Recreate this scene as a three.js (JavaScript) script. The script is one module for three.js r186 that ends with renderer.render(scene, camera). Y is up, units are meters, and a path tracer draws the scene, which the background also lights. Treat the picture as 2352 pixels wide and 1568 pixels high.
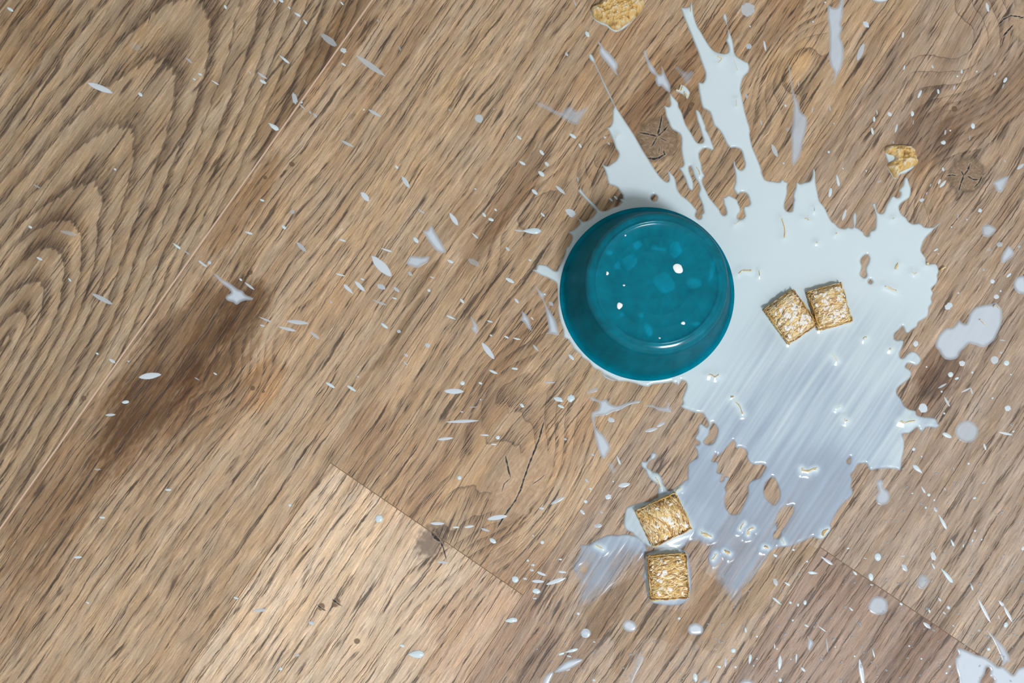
import * as THREE from 'three';
import { mergeGeometries, mergeVertices } from 'three/addons/utils/BufferGeometryUtils.js';
import { RectAreaLightUniformsLib } from 'three/addons/lights/RectAreaLightUniformsLib.js';
import { RoundedBoxGeometry } from 'three/addons/geometries/RoundedBoxGeometry.js';

// ------------------------------------------------------------------ camera, light, exposure
const W = 2352, H = 1568, MM = 0.0003;            // photograph size; one photograph pixel is 0.3 mm on the floor
const CAM_H = 0.85, TILT = 4.5 * Math.PI / 180;   // held over the floor, leaning slightly forward
const LAMP = { x: 0.62, y: 2.385, z: 0.92, w: 0.34, d: 0.34, intensity: 118 };
const EXPOSURE = 1.0;

const scene = new THREE.Scene();
scene.background = new THREE.Color(0x0b0b0c);
const camera = new THREE.PerspectiveCamera(30, W / H, 0.05, 20);
const CAM_D = CAM_H / Math.cos(TILT);
camera.fov = 2 * Math.atan(H * MM / 2 / CAM_D) * 180 / Math.PI;
camera.position.set(0, CAM_H, CAM_H * Math.tan(TILT));
camera.up.set(0, 0, -1);
camera.lookAt(0, 0, 0);
camera.updateProjectionMatrix();
camera.updateMatrixWorld();
scene.add(camera);
const renderer = new THREE.WebGLRenderer({ antialias: true });
renderer.toneMapping = THREE.LinearToneMapping;
renderer.toneMappingExposure = EXPOSURE;
renderer.shadowMap.enabled = true;
RectAreaLightUniformsLib.init();

// ------------------------------------------------------------------ small helpers
let seed = 7;
const rnd = () => { seed = (seed * 1664525 + 1013904223) >>> 0; return seed / 4294967296; };
const rr = (a, b) => a + (b - a) * rnd();
const clamp = (x, a = 0, b = 1) => x < a ? a : x > b ? b : x;
const mix = (a, b, t) => a + (b - a) * t;
const smooth = (a, b, x) => { const t = clamp((x - a) / (b - a)); return t * t * (3 - 2 * t); };
const PERM = new Uint8Array(512);
{ const p = [...Array(256).keys()]; for (let i = 255; i > 0; i--) { const j = Math.floor(rnd() * (i + 1)); [p[i], p[j]] = [p[j], p[i]]; } for (let i = 0; i < 512; i++) PERM[i] = p[i & 255]; }
const GX = new Float32Array(256), GY = new Float32Array(256);
for (let i = 0; i < 256; i++) { const t = i / 256 * Math.PI * 2; GX[i] = Math.cos(t); GY[i] = Math.sin(t); }
function noise(x, y) {                              // gradient noise, about -1 to 1
  const xi = Math.floor(x), yi = Math.floor(y), fx = x - xi, fy = y - yi, X = xi & 255, Y = yi & 255;
  const u = fx * fx * fx * (fx * (fx * 6 - 15) + 10), v = fy * fy * fy * (fy * (fy * 6 - 15) + 10);
  const a = PERM[PERM[X] + Y], b = PERM[PERM[X + 1] + Y], c = PERM[PERM[X] + Y + 1], d = PERM[PERM[X + 1] + Y + 1];
  const n0 = GX[a] * fx + GY[a] * fy, n1 = GX[b] * (fx - 1) + GY[b] * fy, n2 = GX[c] * fx + GY[c] * (fy - 1), n3 = GX[d] * (fx - 1) + GY[d] * (fy - 1);
  return (n0 + (n1 - n0) * u + (n2 - n0 + (n0 - n1 - n2 + n3) * u) * v) * 1.5;
}
const hash = (i, j = 0) => PERM[PERM[i & 255] + (j & 255)] / 255;

// where a photograph pixel meets the plane y = h
const RAY = new THREE.Vector3();
function at(x, y, h = 0) {
  RAY.set(x / W * 2 - 1, 1 - y / H * 2, 0.5).unproject(camera).sub(camera.position);
  const t = (h - camera.position.y) / RAY.y;
  return new THREE.Vector3(camera.position.x + RAY.x * t, h, camera.position.z + RAY.z * t);
}
// floor units: floor metres written in 0.3 mm steps, so that they stay close to photograph pixels
const FU = (x, y) => { const p = at(x, y); return [p.x / MM + 1176, p.z / MM + 784]; };
const WX = (x) => (x - 1176) * MM, WZ = (y) => (y - 784) * MM;
// outlines are measured on enlarged crops: origin and enlargement of each
const CROP = {
  px: [0, 0, 1], A: [1360, 200, 4.9], B: [1320, 0, 5.227], C: [1640, 380, 5.6], D: [1900, 380, 4.9], D2: [1960, 280, 4.612], E: [1900, 640, 3.409],
  E2: [2080, 560, 3.136], F: [1500, 840, 3.4075], G: [1800, 960, 4.356], Hh: [1180, 420, 3.267], I: [1200, 400, 2.904], J: [1380, 1080, 4.613], K: [1552, 1035, 2.94],
  L: [600, 1000, 2.76], Q: [1680, 580, 5.6], RR: [2080, 1040, 5.6], U1: [1700, 0, 3.92], U2: [1980, 0, 4.237], V1: [1952, 1240, 4.78], V2: [1552, 1240, 4.78], V3: [1180, 1240, 4.78],
  W7: [1000, 860, 4.02], X2: [380, 500, 3.733], Y1: [880, 380, 3.267], Y3: [1060, 160, 4.612], Z1: [0, 0, 2.94], Z2: [700, 0, 2.94], Z3: [0, 500, 2.94], Z4: [0, 1033, 2.931],
};
const crop = (c, x, y) => { const [ox, oy, k] = CROP[c]; return FU(ox + x / k, oy + y / k); };
const line = (c, ...n) => { const out = []; for (let i = 0; i < n.length; i += 2) out.push(crop(c, n[i], n[i + 1])); return out; };

const taken = {};
function numbered(name) { const n = taken[name] ?? 0; taken[name] = n + 1; return n ? name + '_' + String(n).padStart(3, '0') : name; }
function tag(o, label, category, group) { o.userData.label = label; o.userData.category = category; if (group) o.userData.group = group; return o; }
function mesh(name, g, m, parent) { const o = new THREE.Mesh(g, m); o.name = parent ? name : numbered(name); o.castShadow = o.receiveShadow = true; (parent ?? scene).add(o); return o; }
function thing(name, p, turn = 0) { const o = new THREE.Group(); o.name = numbered(name); o.position.copy(p); o.rotation.y = turn; scene.add(o); return o; }

// ------------------------------------------------------------------ the oak laminate floor: every plank a piece of its own
const [UA, UC] = (() => {                           // directions along and across the planks, from the bright seam
  const [x0, y0] = FU(625, 330), [x1, y1] = FU(60, 1132), l = Math.hypot(x1 - x0, y1 - y0);
  const u = [(x1 - x0) / l, (y1 - y0) / l]; return [u, [u[1], -u[0]]];
})();
const AC = (x, y) => { const [fx, fy] = FU(x, y); return [fx * UA[0] + fy * UA[1], fx * UC[0] + fy * UC[1]]; };
const seamAt = (...p) => { let s = 0; for (let i = 0; i < p.length; i += 2) s += AC(p[i], p[i + 1])[1]; return s / (p.length / 2); };
const jointAt = (...p) => { let s = 0; for (let i = 0; i < p.length; i += 2) s += AC(p[i], p[i + 1])[0]; return s / (p.length / 2); };
const S1 = seamAt(625, 330, 240, 880, 430, 606), S2 = seamAt(755, 1068), S3 = seamAt(1205, 1360), S4 = seamAt(1890, 1265, 2170, 800), S5 = seamAt(2326, 1547);
const J2 = jointAt(755, 1068, 1205, 1360), J4 = jointAt(1890, 1265, 2200, 1465);
const PW = (S5 - S1) / 4;

// figure of the wood: knots, pith bulges and stained zones, each where the photograph has it
const KNOTS = [                                     // [x, y, radius along, radius across, reach along, reach across, strength]
  ['dark', 1512, 318, 52, 46, 150, 80, 0.8], ['dark', 2220, 402, 42, 38, 150, 85, 0.85], ['pale', 1196, 1110, 96, 56, 190, 120, 0.8], ['pale', 2372, 42, 60, 50, 190, 130, 0.8],
  ['cut', 992, 1240, 48, 34, 120, 70, 0.7], ['pin', 772, 1383, 10, 8, 40, 22, 0.4], ['pin', 738, 1393, 8, 7, 34, 18, 0.4], ['pin', 820, 1472, 6, 6, 34, 18, 0.6],
  ['pin', 193, 914, 5, 5, 26, 14, 0.7], ['pin', 670, 377, 5, 6, 24, 14, 0.6], ['pin', 609, 408, 4, 4, 20, 12, 0.6], ['pin', 576, 626, 5, 4, 20, 12, 0.6],
  ['pin', 580, 891, 5, 5, 22, 14, 0.6], ['pin', 2192, 250, 6, 6, 34, 20, 0.6], ['pin', 1590, 239, 4, 4, 16, 10, 0.5], ['pin', 605, 899, 3, 3, 16, 9, 0.5],
].map(([kind, x, y, ra, rc, ga, gc, s], i) => { const [a, c] = AC(x, y); return { kind, a, c, ra, rc, ga, gc, s, i }; });
const CRACKS = [
  [4.5, 1250, 966, 1238, 1008, 1215, 1066, 1203, 1100, 1195, 1125, 1184, 1148, 1160, 1182, 1141, 1213], [5, 1161, 1046, 1166, 1072, 1173, 1097], [2, 1173, 1097, 1158, 1110, 1152, 1130], [2, 1222, 1112, 1240, 1100, 1253, 1088],
  [4.5, 1521, 262, 1514, 298, 1510, 312], [4, 1535, 288, 1522, 303, 1510, 313, 1490, 308, 1466, 304], [3, 1510, 313, 1503, 325, 1496, 338], [6, 1486, 362, 1500, 365, 1515, 362, 1526, 354, 1524, 346], [2.5, 1515, 335, 1513, 352], [2, 1512, 314, 1535, 326],
  [4, 2229, 374, 2222, 392, 2213, 404, 2206, 424, 2202, 438], [3.5, 2214, 405, 2208, 392], [4, 2222, 404, 2236, 412, 2248, 412], [4, 2174, 404, 2187, 402, 2196, 403], [3, 2236, 432, 2248, 420, 2256, 404],
  [4, 2293, 56, 2306, 44, 2322, 36, 2340, 38, 2352, 42], [4, 2302, 85, 2316, 70, 2328, 56], [3, 2340, 44, 2352, 38],
  [9, 990, 1220, 1000, 1234, 1012, 1244], [4, 1012, 1244, 1018, 1258, 1025, 1284], [4, 763, 1376, 775, 1385, 786, 1392], [2.5, 728, 1388, 740, 1398, 748, 1402], [3, 1190, 370, 1182, 384], [3, 348, 30, 340, 55],
].map(([w, ...n]) => { const p = line('px', ...n); const ac = p.map(([x, y]) => [x * UA[0] + y * UA[1], x * UC[0] + y * UC[1]]); return { w, ac }; });
const ZONES = [                                     // [x, y, half length along, half width across, tint r, g, b, strength]: stained or paler wood
  [400, 830, 250, 72, 0.5, 0.44, 0.39, 1], [510, 780, 150, 60, 0.62, 0.55, 0.48, 0.9], [480, 900, 130, 70, 0.66, 0.58, 0.5, 0.9], [330, 980, 150, 70, 0.7, 0.62, 0.55, 0.8], [180, 1080, 250, 80, 0.66, 0.6, 0.54, 0.85], [60, 1300, 250, 60, 0.78, 0.73, 0.68, 0.8], [560, 720, 80, 34, 0.55, 0.48, 0.42, 0.9], [600, 890, 60, 40, 0.8, 0.66, 0.52, 0.7],
  [800, 60, 130, 46, 0.62, 0.54, 0.46, 0.8], [690, 210, 170, 40, 0.75, 0.66, 0.56, 0.7], [560, 470, 140, 32, 0.68, 0.58, 0.46, 0.8], [900, 150, 200, 26, 0.78, 0.7, 0.62, 0.6], [640, 480, 300, 30, 1.08, 1.06, 1.0, 0.6], [700, 760, 260, 46, 1.22, 1.18, 1.12, 0.8],
  [960, 330, 300, 60, 1.12, 1.1, 1.04, 0.7], [120, 520, 100, 46, 0.66, 0.62, 0.6, 0.8], [60, 700, 60, 26, 0.74, 0.7, 0.68, 0.6], [330, 330, 100, 30, 0.82, 0.78, 0.74, 0.6], [160, 550, 40, 30, 1.15, 1.1, 1.02, 0.8], [330, 110, 60, 34, 1.12, 1.04, 0.92, 0.7], [560, 300, 200, 24, 1.16, 1.12, 1.04, 0.7],
  [60, 80, 90, 70, 0.84, 0.74, 0.62, 0.7], [1180, 440, 130, 34, 0.62, 0.56, 0.52, 0.85], [1100, 560, 80, 34, 0.72, 0.66, 0.6, 0.7], [1060, 500, 60, 20, 0.8, 0.74, 0.66, 0.6], [968, 650, 60, 12, 0.55, 0.52, 0.48, 0.9], [935, 735, 60, 11, 0.58, 0.55, 0.5, 0.9], [890, 805, 50, 9, 0.6, 0.56, 0.52, 0.85], [840, 862, 40, 8, 0.66, 0.62, 0.58, 0.8], [1290, 1010, 120, 60, 0.95, 0.86, 0.8, 0.6], [850, 980, 60, 40, 0.85, 0.77, 0.72, 0.7], [960, 1110, 120, 60, 0.9, 0.82, 0.78, 0.7], [1240, 300, 120, 16, 0.84, 0.76, 0.66, 0.5],
  [1500, 230, 150, 50, 0.74, 0.64, 0.55, 0.85], [1400, 120, 120, 40, 0.84, 0.74, 0.64, 0.6], [1580, 250, 60, 30, 0.62, 0.52, 0.42, 0.8], [1640, 110, 90, 40, 0.76, 0.66, 0.56, 0.7], [1790, 40, 90, 40, 0.72, 0.62, 0.54, 0.7], [1814, 140, 60, 42, 1.12, 1.06, 0.92, 0.9],
  [1150, 800, 160, 30, 0.78, 0.7, 0.62, 0.6], [1230, 760, 140, 30, 0.74, 0.66, 0.58, 0.6], [1120, 960, 90, 30, 0.74, 0.64, 0.54, 0.6], [1150, 1190, 80, 50, 0.7, 0.62, 0.56, 0.7], [1070, 1090, 110, 34, 1.1, 1.05, 0.96, 0.6], [1320, 960, 260, 50, 1.1, 1.08, 1.02, 0.6], [850, 1050, 90, 40, 0.76, 0.7, 0.66, 0.6],
  [700, 1290, 200, 110, 1.16, 1.15, 1.13, 0.9], [860, 1200, 120, 40, 1.12, 1.11, 1.08, 0.8], [1130, 1440, 190, 110, 0.82, 0.74, 0.7, 0.85], [620, 1420, 120, 60, 1.08, 1.08, 1.08, 0.6], [450, 1400, 300, 60, 0.98, 0.94, 0.9, 0.4],
  [2130, 320, 80, 60, 0.62, 0.57, 0.54, 0.95], [2200, 280, 70, 40, 0.68, 0.62, 0.58, 0.7], [2120, 380, 30, 30, 1.12, 1.06, 0.95, 0.6], [2320, 220, 120, 40, 0.76, 0.7, 0.64, 0.7], [2120, 440, 60, 60, 1.06, 1.02, 0.94, 0.7],
  [2160, 850, 60, 50, 0.56, 0.5, 0.48, 1], [2120, 920, 70, 40, 0.66, 0.6, 0.58, 0.9], [2200, 780, 60, 30, 0.75, 0.7, 0.66, 0.6], [1960, 1330, 80, 60, 0.82, 0.78, 0.76, 0.6], [2110, 1130, 110, 30, 0.84, 0.78, 0.74, 0.6],
  [1340, 1480, 200, 26, 0.62, 0.57, 0.54, 0.85], [1230, 1530, 90, 24, 0.6, 0.55, 0.54, 0.8], [2100, 1500, 160, 40, 0.7, 0.64, 0.6, 0.8], [1650, 1340, 200, 14, 0.62, 0.55, 0.5, 0.8], [1600, 1400, 120, 24, 0.86, 0.78, 0.66, 0.6],
].map(([x, y, la, lc, r, g, b, s]) => { const [a, c] = AC(x, y); return { a, c, la, lc, k: [r, g, b], s }; });
const BULGES = [                                    // closed growth rings away from knots: [x, y, reach along, reach across, height]
  [1815, 145, 120, 60, 95], [2250, 110, 150, 110, -150], [1200, 470, 130, 60, 70], [1180, 1100, 175, 105, -130], [1140, 880, 130, 60, 60], [540, 880, 90, 60, -50], [1365, 350, 70, 40, 60], [2130, 420, 90, 60, 50], [640, 760, 90, 40, 30],
].map(([x, y, la, lc, h]) => { const [a, c] = AC(x, y); return { a, c, la, lc, h }; });

const segDist = (a, c, p, q) => { const da = q[0] - p[0], dc = q[1] - p[1], t = clamp(((a - p[0]) * da + (c - p[1]) * dc) / (da * da + dc * dc)); return [Math.hypot(a - p[0] - da * t, c - p[1] - dc * t), t]; };
// colour (linear) and relief of the printed oak at (a, c)
function makeWood(sp, LA, tw, th) {
  const color = new Uint8Array(tw * th * 4), bump = new Uint8Array(tw * th * 4), near = (o, r) => o.c > sp.c0 - r && o.c < sp.c1 + r && o.a > sp.a0 - r && o.a < sp.a0 + LA + r;
  const knots = KNOTS.filter((k) => k.c > sp.c0 - 8 && k.c < sp.c1 + 8 && k.a > sp.j0 - 30 && k.a < sp.j1 + 30), zones = ZONES.filter((z) => near(z, 120)), bulges = BULGES.filter((b) => b.c > sp.c0 - 20 && b.c < sp.c1 + 20);
  const cracks = CRACKS.filter((k) => near({ a: k.ac[0][0], c: k.ac[0][1] }, 80));
  const so = sp.seed * 37.7, pale = [0.6, 0.455, 0.315], tan = [0.45, 0.33, 0.215], dark = [0.25, 0.172, 0.112], pore = [0.05, 0.036, 0.028], srgb = (v) => { v = clamp(v); return (v <= 0.0031308 ? v * 12.92 : 1.055 * Math.pow(v, 1 / 2.4) - 0.055) * 255; };
  const lut = new Uint8Array(4097); for (let i = 0; i <= 4096; i++) lut[i] = Math.round(srgb(i / 4096));
  const da = LA / th, dc = (sp.c1 - sp.c0) / tw;
  for (let j = 0; j < th; j++) for (let i = 0; i < tw; i++) {
    const a = sp.a0 + (j + 0.5) * da, c = sp.c0 + (i + 0.5) * dc;
    // growth rings: distance from a slanting pith, bent by knots
    const calm = sp.cath ? 0.5 : 1;
    let cw = c + calm * (13 * noise(a / 430 + so, c / 190) + 4 * noise(a / 120 - so, c / 55)), kn = 0, kAng = 0, kR = 9, kK = null;
    for (const k of knots) {
      const A = (a - k.a) / k.ga, C = (c - k.c) / k.gc, e2 = A * A + C * C;
      if (e2 < 9) cw -= (c - k.c) * k.s * Math.exp(-e2);
      const w = 1 + 0.14 * noise(a / 16 + k.i * 9, c / 16), r = Math.hypot((a - k.a) / k.ra, (c - k.c) / k.rc) * w;
      if (r < kR) { kR = r; kK = k; kAng = Math.atan2((c - k.c) / k.rc, (a - k.a) / k.ra); }
    }
    let bul = 0;
    for (const b of bulges) { const A = (a - b.a) / b.la, C = (c - b.c) / b.lc, e2 = A * A + C * C; if (e2 < 9) bul += b.h * Math.exp(-e2); }
    let R;
    if (sp.cath) { const cc = cw - 452 - 0.104 * (a - 620), w = Math.max(0, a > 300 ? 110 + 0.33 * (300 - a) : 110 + 0.16 * (300 - a)); R = Math.hypot(cc * (cc > 0 ? 1.05 : 0.9), w + 4); } else R = cw + 0.02 * a;
    R += bul + calm * (3 * noise(a / 110 + 9 + so, c / 26) + 1.0 * noise(a / 22 + so, c / 9)) + (sp.cath ? 2.4 * noise(c / 7 + 4, a / 60) : 0);
    const t = R / sp.ring + 0.5 * noise(R / 90 + so, 3.3), ri = Math.floor(t), f = t - ri, str = 0.25 + 0.75 * hash(ri, sp.seed + 11);
    const band = smooth(0, 0.07, f) * (1 - smooth(0.12, 0.62, f)) * str;
    // pores: short strokes along the grain, crowded in the early wood of each ring
    const cf = cw * 0.6 + c * 0.4 + 1.7 * noise(a / 75 + 31, c / 24 + so) + 0.8 * noise(a / 20, c / 13 + so) + 0.7 * noise(a / 7.5 + so, c / 6);
    const dens = smooth(-0.5, 0.6, noise(a / 260 + so, c / 42 + 5)), cut = noise(a / 48 + so, cf / 5.2);
    const l1 = noise(cf * 0.085 + so, a * 0.0023 + 40), l2 = noise(cf * 0.25 + 70, a * 0.008 + so), l3 = noise(cf * 0.46 + 20, a * 0.03 - so), p3 = noise(cf * 0.15 + 20, a * 0.005 - so);
    const on1 = smooth(-0.05, 0.4, noise(a / 120 + 60, cf / 12 + so)), on2 = smooth(0, 0.5, cut + 0.6 * band - 0.1 + 0.2 * dens), on3 = smooth(-0.2, 0.6, cut * 0.5 + 0.8 * band + 0.3 * dens - 0.1);
    const L1 = (1 - smooth(0.04, 0.13, Math.abs(l1))) * on1, L2 = (1 - smooth(0.1, 0.32, Math.abs(l2))) * on2, L3 = smooth(0.12, 0.52, l3) * on3;
    let pm = L1 * 0.88 + L2 * (0.22 + 0.5 * band) + L3 * (0.3 + 0.5 * band);
    const edge = Math.exp(-Math.pow(Math.min(f, (1 - f) * 2.5) * sp.ring / (sp.cath ? 1.7 : 1.0), 2)) * (sp.cath ? 0.85 : Math.max(smooth(12, 40, Math.abs(bul)) * 0.8, smooth(-0.1, 0.4, noise(a / 40 + ri * 5.1, so)) * str));
    pm = clamp(pm + edge * 0.8);
    const fleck = smooth(0.1, 0.5, noise(cf * 0.43 + 130, a * 0.021 + so)) * 0.55 + (1 - smooth(0.08, 0.24, Math.abs(noise(cf * 0.2 + 33, a * 0.006 - so)))) * smooth(-0.1, 0.4, noise(a / 60 + 77, cf / 7)) * 0.5;  // pale strokes paint in the light caught on the embossed grain
    const fine = noise(c * 0.8 + a * 0.11, a * 0.16 + so);
    // tone
    let tone = 0.52 + 0.3 * noise(a / 420 + so * 1.3, cf / 40) + 0.1 * p3 + 0.12 * noise(cf / 12, a / 220) + sp.tone - (sp.cath ? 0.5 : 0.2) * band;
    const s = [0, 0, 0];
    for (let q = 0; q < 3; q++) s[q] = tone > 0.5 ? mix(tan[q], pale[q], clamp((tone - 0.5) * 2)) : mix(dark[q], tan[q], clamp(tone * 2));
    for (const z of zones) {
      const A = (a - z.a) / z.la, C = (c - z.c) / z.lc, e2 = A * A + C * C + 0.9 * noise(a / 90 + z.a, cf / 13) + 0.3 * noise(a / 16, cf / 5);
      if (e2 < 3) { const w = z.s * (1 - smooth(0.5, 1.7, e2)); for (let q = 0; q < 3; q++) s[q] *= mix(1, z.k[q], w); }
    }
    const warm = 0.06 * noise(a / 90 + 15, cf / 24 + so); s[0] *= 1 + warm; s[2] *= 1 - warm * 1.4;
    let h = 0.6 + 0.06 * fine + 0.22 * fleck - 0.04 * band;
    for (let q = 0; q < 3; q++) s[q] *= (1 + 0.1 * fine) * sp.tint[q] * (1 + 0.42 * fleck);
    if (kK) {                                       // the knot itself: dark heart with growth rings, a rim, a crackle
      if (kR < 1.5 && kK.kind !== 'cut') {
        const w = 1 - smooth(0.86, 1.12, kR), rim = Math.exp(-Math.pow((kR - 1) * 7, 2)), pale_ = kK.kind === 'pale';
        const rings = noise(kR * 7 + 0.6 * noise(a / 9, c / 9), kAng * 2.2 + 7), ray = noise(kAng * 9 + 3, kR * 2.4);
        const base = kK.kind === 'pin' ? [0.14, 0.085, 0.05] : pale_ ? [0.46, 0.325, 0.215] : [0.225, 0.155, 0.1];
        for (let q = 0; q < 3; q++) s[q] = mix(s[q], base[q] * (1 + 0.3 * rings + 0.2 * ray), w * (pale_ ? 0.5 : 0.85)) * (1 - rim * (pale_ ? 0.1 : 0.36));
        const crackle = smooth(0.36, 0.6, Math.max(noise(kR * 9 + 5, kAng * 5), noise(kAng * 13, kR * 5 + 20))) * w * (kK.kind === 'pin' ? 0 : pale_ ? 0.25 : 0.34);
        for (let q = 0; q < 3; q++) s[q] = mix(s[q], [0.5, 0.4, 0.29][q], crackle);
        pm *= 1 - w * 0.8; h += crackle * 0.3 - rim * 0.2;
      } else if (kK.kind === 'cut' && kR < 1.3) { const w = (1 - smooth(0.5, 1.2, kR + 0.3 * noise(a / 10, c / 10))) * 0.8; for (let q = 0; q < 3; q++) s[q] = mix(s[q], [0.16, 0.12, 0.095][q], w); }
    }
    const pk = clamp(pm) * 0.88;
    for (let q = 0; q < 3; q++) s[q] = mix(s[q], pore[q], pk);
    h -= pm * 0.55;
    for (const k of cracks) {
      const A0 = k.ac[0], A9 = k.ac[k.ac.length - 1];
      if (Math.abs(a - (A0[0] + A9[0]) / 2) > 180 || Math.abs(c - (A0[1] + A9[1]) / 2) > 90) continue;
      for (let q = 0; q + 1 < k.ac.length; q++) {
        const [d, tt] = segDist(a, c, k.ac[q], k.ac[q + 1]), w = k.w * 0.5 * (0.72 + 0.5 * noise(a / 8, c / 8)), ends = Math.min(q + tt, k.ac.length - 1 - q - tt), wd = w * smooth(-0.15, 0.5, ends);
        const m = 1 - smooth(wd - 0.8, wd + 0.9, d), lip = (1 - smooth(wd + 0.8, wd + 3.4, d)) * (1 - m);
        for (let z = 0; z < 3; z++) s[z] = mix(mix(s[z], [0.55, 0.45, 0.34][z], lip * 0.3), [0.022, 0.02, 0.022][z], m);
        h -= m * 0.6;
      }
    }
    const o = ((th - 1 - j) * tw + i) * 4;
    color[o] = lut[Math.round(clamp(s[0]) * 4096)]; color[o + 1] = lut[Math.round(clamp(s[1]) * 4096)]; color[o + 2] = lut[Math.round(clamp(s[2]) * 4096)]; color[o + 3] = 255;
    bump[o] = bump[o + 1] = bump[o + 2] = clamp(h) * 255; bump[o + 3] = 255;
  }
  const tex = (d, cs) => { const x = new THREE.DataTexture(d, tw, th); x.magFilter = x.minFilter = THREE.LinearFilter; x.wrapS = x.wrapT = THREE.MirroredRepeatWrapping; if (cs) x.colorSpace = cs; x.needsUpdate = true; return x; };
  return new THREE.MeshPhysicalMaterial({ name: 'oak laminate', map: tex(color, THREE.SRGBColorSpace), bumpMap: tex(bump), bumpScale: 0.00026, roughness: 0.45, ior: 1.5, specularIntensity: 0.55 });
}
const litEdgeMaterial = new THREE.MeshPhysicalMaterial({ name: 'laminate edge with painted highlight', color: 0xc9ae98, roughness: 0.7 });  // pale colour paints in the light caught by the bevel at the bright seam
const edgeMaterial = new THREE.MeshPhysicalMaterial({ name: 'laminate edge', color: 0x8d745a, roughness: 0.7 });

// a plank: bevelled board, its face at y = lip; uv follows the wood's own units
function plankGeometry(sp, a0, a1, LA, bev, lip) {
  const g = 0.00003, to = (a, c, y) => { const x = a * UA[0] + c * UC[0], z = a * UA[1] + c * UC[1]; return [WX(x), y, WZ(z)]; };
  const c0 = sp.c0 + g / MM, c1 = sp.c1 - g / MM, b = bev / MM, A0 = a0 + g / MM, A1 = a1 - g / MM;
  const top = [[A0 + b, c0 + b], [A1 - b, c0 + b], [A1 - b, c1 - b], [A0 + b, c1 - b]], mid = [[A0, c0], [A1, c0], [A1, c1], [A0, c1]];
  const pos = [], uv = [], idx = [], groups = [];
  const quad = (P, Q, yP, yQ) => { };
  const put = (p, y) => { pos.push(...to(p[0], p[1], y)); uv.push((p[1] - sp.c0) / (sp.c1 - sp.c0), 1 - (p[0] - sp.a0) / LA); return pos.length / 3 - 1; };
  const face = (v) => { const n = new THREE.Vector3(), A = (k) => new THREE.Vector3(pos[v[k] * 3], pos[v[k] * 3 + 1], pos[v[k] * 3 + 2]); n.subVectors(A(1), A(0)).cross(new THREE.Vector3().subVectors(A(2), A(0))); return n; };
  const add = (v, out) => { if (face(v).dot(out) < 0) v.reverse(); idx.push(v[0], v[1], v[2], v[0], v[2], v[3]); };
  const up = new THREE.Vector3(0, 1, 0);
  add(top.map((p) => put(p, lip)), up); groups.push([0, 6, 0]);
  let start = 6;
  const side = (k, m) => {
    const n = (k + 1) % 4, o = new THREE.Vector3(...to((mid[k][0] + mid[n][0]) / 2, (mid[k][1] + mid[n][1]) / 2, 0)).sub(new THREE.Vector3(...to((A0 + A1) / 2, (c0 + c1) / 2, 0)));
    add([put(top[k], lip), put(top[n], lip), put(mid[n], lip - bev * 0.75), put(mid[k], lip - bev * 0.75)], up.clone().add(o.clone().normalize().multiplyScalar(0.3)));
    add([put(mid[k], lip - bev * 0.75), put(mid[n], lip - bev * 0.75), put(mid[n], -0.008), put(mid[k], -0.008)], o);
    groups.push([start, 12, m]); start += 12;
  };
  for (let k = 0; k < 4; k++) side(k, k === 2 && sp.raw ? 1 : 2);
  const geo = new THREE.BufferGeometry();
  geo.setAttribute('position', new THREE.Float32BufferAttribute(pos, 3)); geo.setAttribute('uv', new THREE.Float32BufferAttribute(uv, 2)); geo.setIndex(idx);
  for (const q of groups) geo.addGroup(...q);
  const flat = geo.toNonIndexed(); flat.computeVertexNormals(); return flat;
}
const BEFORE = S1 - 716, FARA = 5600;
const SPECS = [
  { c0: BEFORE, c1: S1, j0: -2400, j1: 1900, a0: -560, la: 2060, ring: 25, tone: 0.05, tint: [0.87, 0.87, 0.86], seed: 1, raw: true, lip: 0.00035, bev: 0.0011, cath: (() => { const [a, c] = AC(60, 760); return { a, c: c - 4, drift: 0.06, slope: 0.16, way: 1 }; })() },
  { c0: S1, c1: S2, j0: -1500, j1: 2700, a0: -880, la: 2200, ring: 21, tone: 0.07, tint: [0.97, 0.95, 0.94], seed: 2 },
  { c0: S2, c1: S3, j0: J2 - 4200, j1: J2, a0: J2 - 1720, la: 1725, ring: 24, tone: 0.0, tint: [0.98, 0.94, 0.9], seed: 3 },
  { c0: S2, c1: S3, j0: J2, j1: J2 + 4200, a0: J2 - 5, la: 1030, ring: 22, tone: 0.24, tint: [1.17, 1.19, 1.25], seed: 4, bev: 0.0003 },
  { c0: S3, c1: S4, j0: -2300, j1: 1800, a0: -1370, la: 2140, ring: 24, tone: 0.04, tint: [0.86, 0.86, 0.93], seed: 5 },
  { c0: S4, c1: S5, j0: J4 - 4200, j1: J4, a0: J4 - 1030, la: 1035, ring: 27, tone: 0.08, tint: [0.8, 0.83, 0.95], seed: 6 },
  { c0: S4, c1: S5, j0: J4, j1: J4 + 4200, a0: J4 - 5, la: 600, ring: 22, tone: -0.06, tint: [0.71, 0.68, 0.78], seed: 7, bev: 0.0003 },
];
const floor = new THREE.Group(); floor.name = 'floor'; floor.userData.kind = 'structure'; scene.add(floor);
const plankMaterials = SPECS.map((sp) => { const th = Math.min(2048, Math.round(sp.la / 1.02)); return [makeWood(sp, sp.la, 720, th), litEdgeMaterial, edgeMaterial]; });
const addPlank = (sp, k, a0, a1) => { const o = mesh('plank', plankGeometry(sp, a0, a1, sp.la, sp.bev ?? 0.00016, sp.lip ?? 0), plankMaterials[k], floor); o.name = numbered('plank'); };
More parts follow.
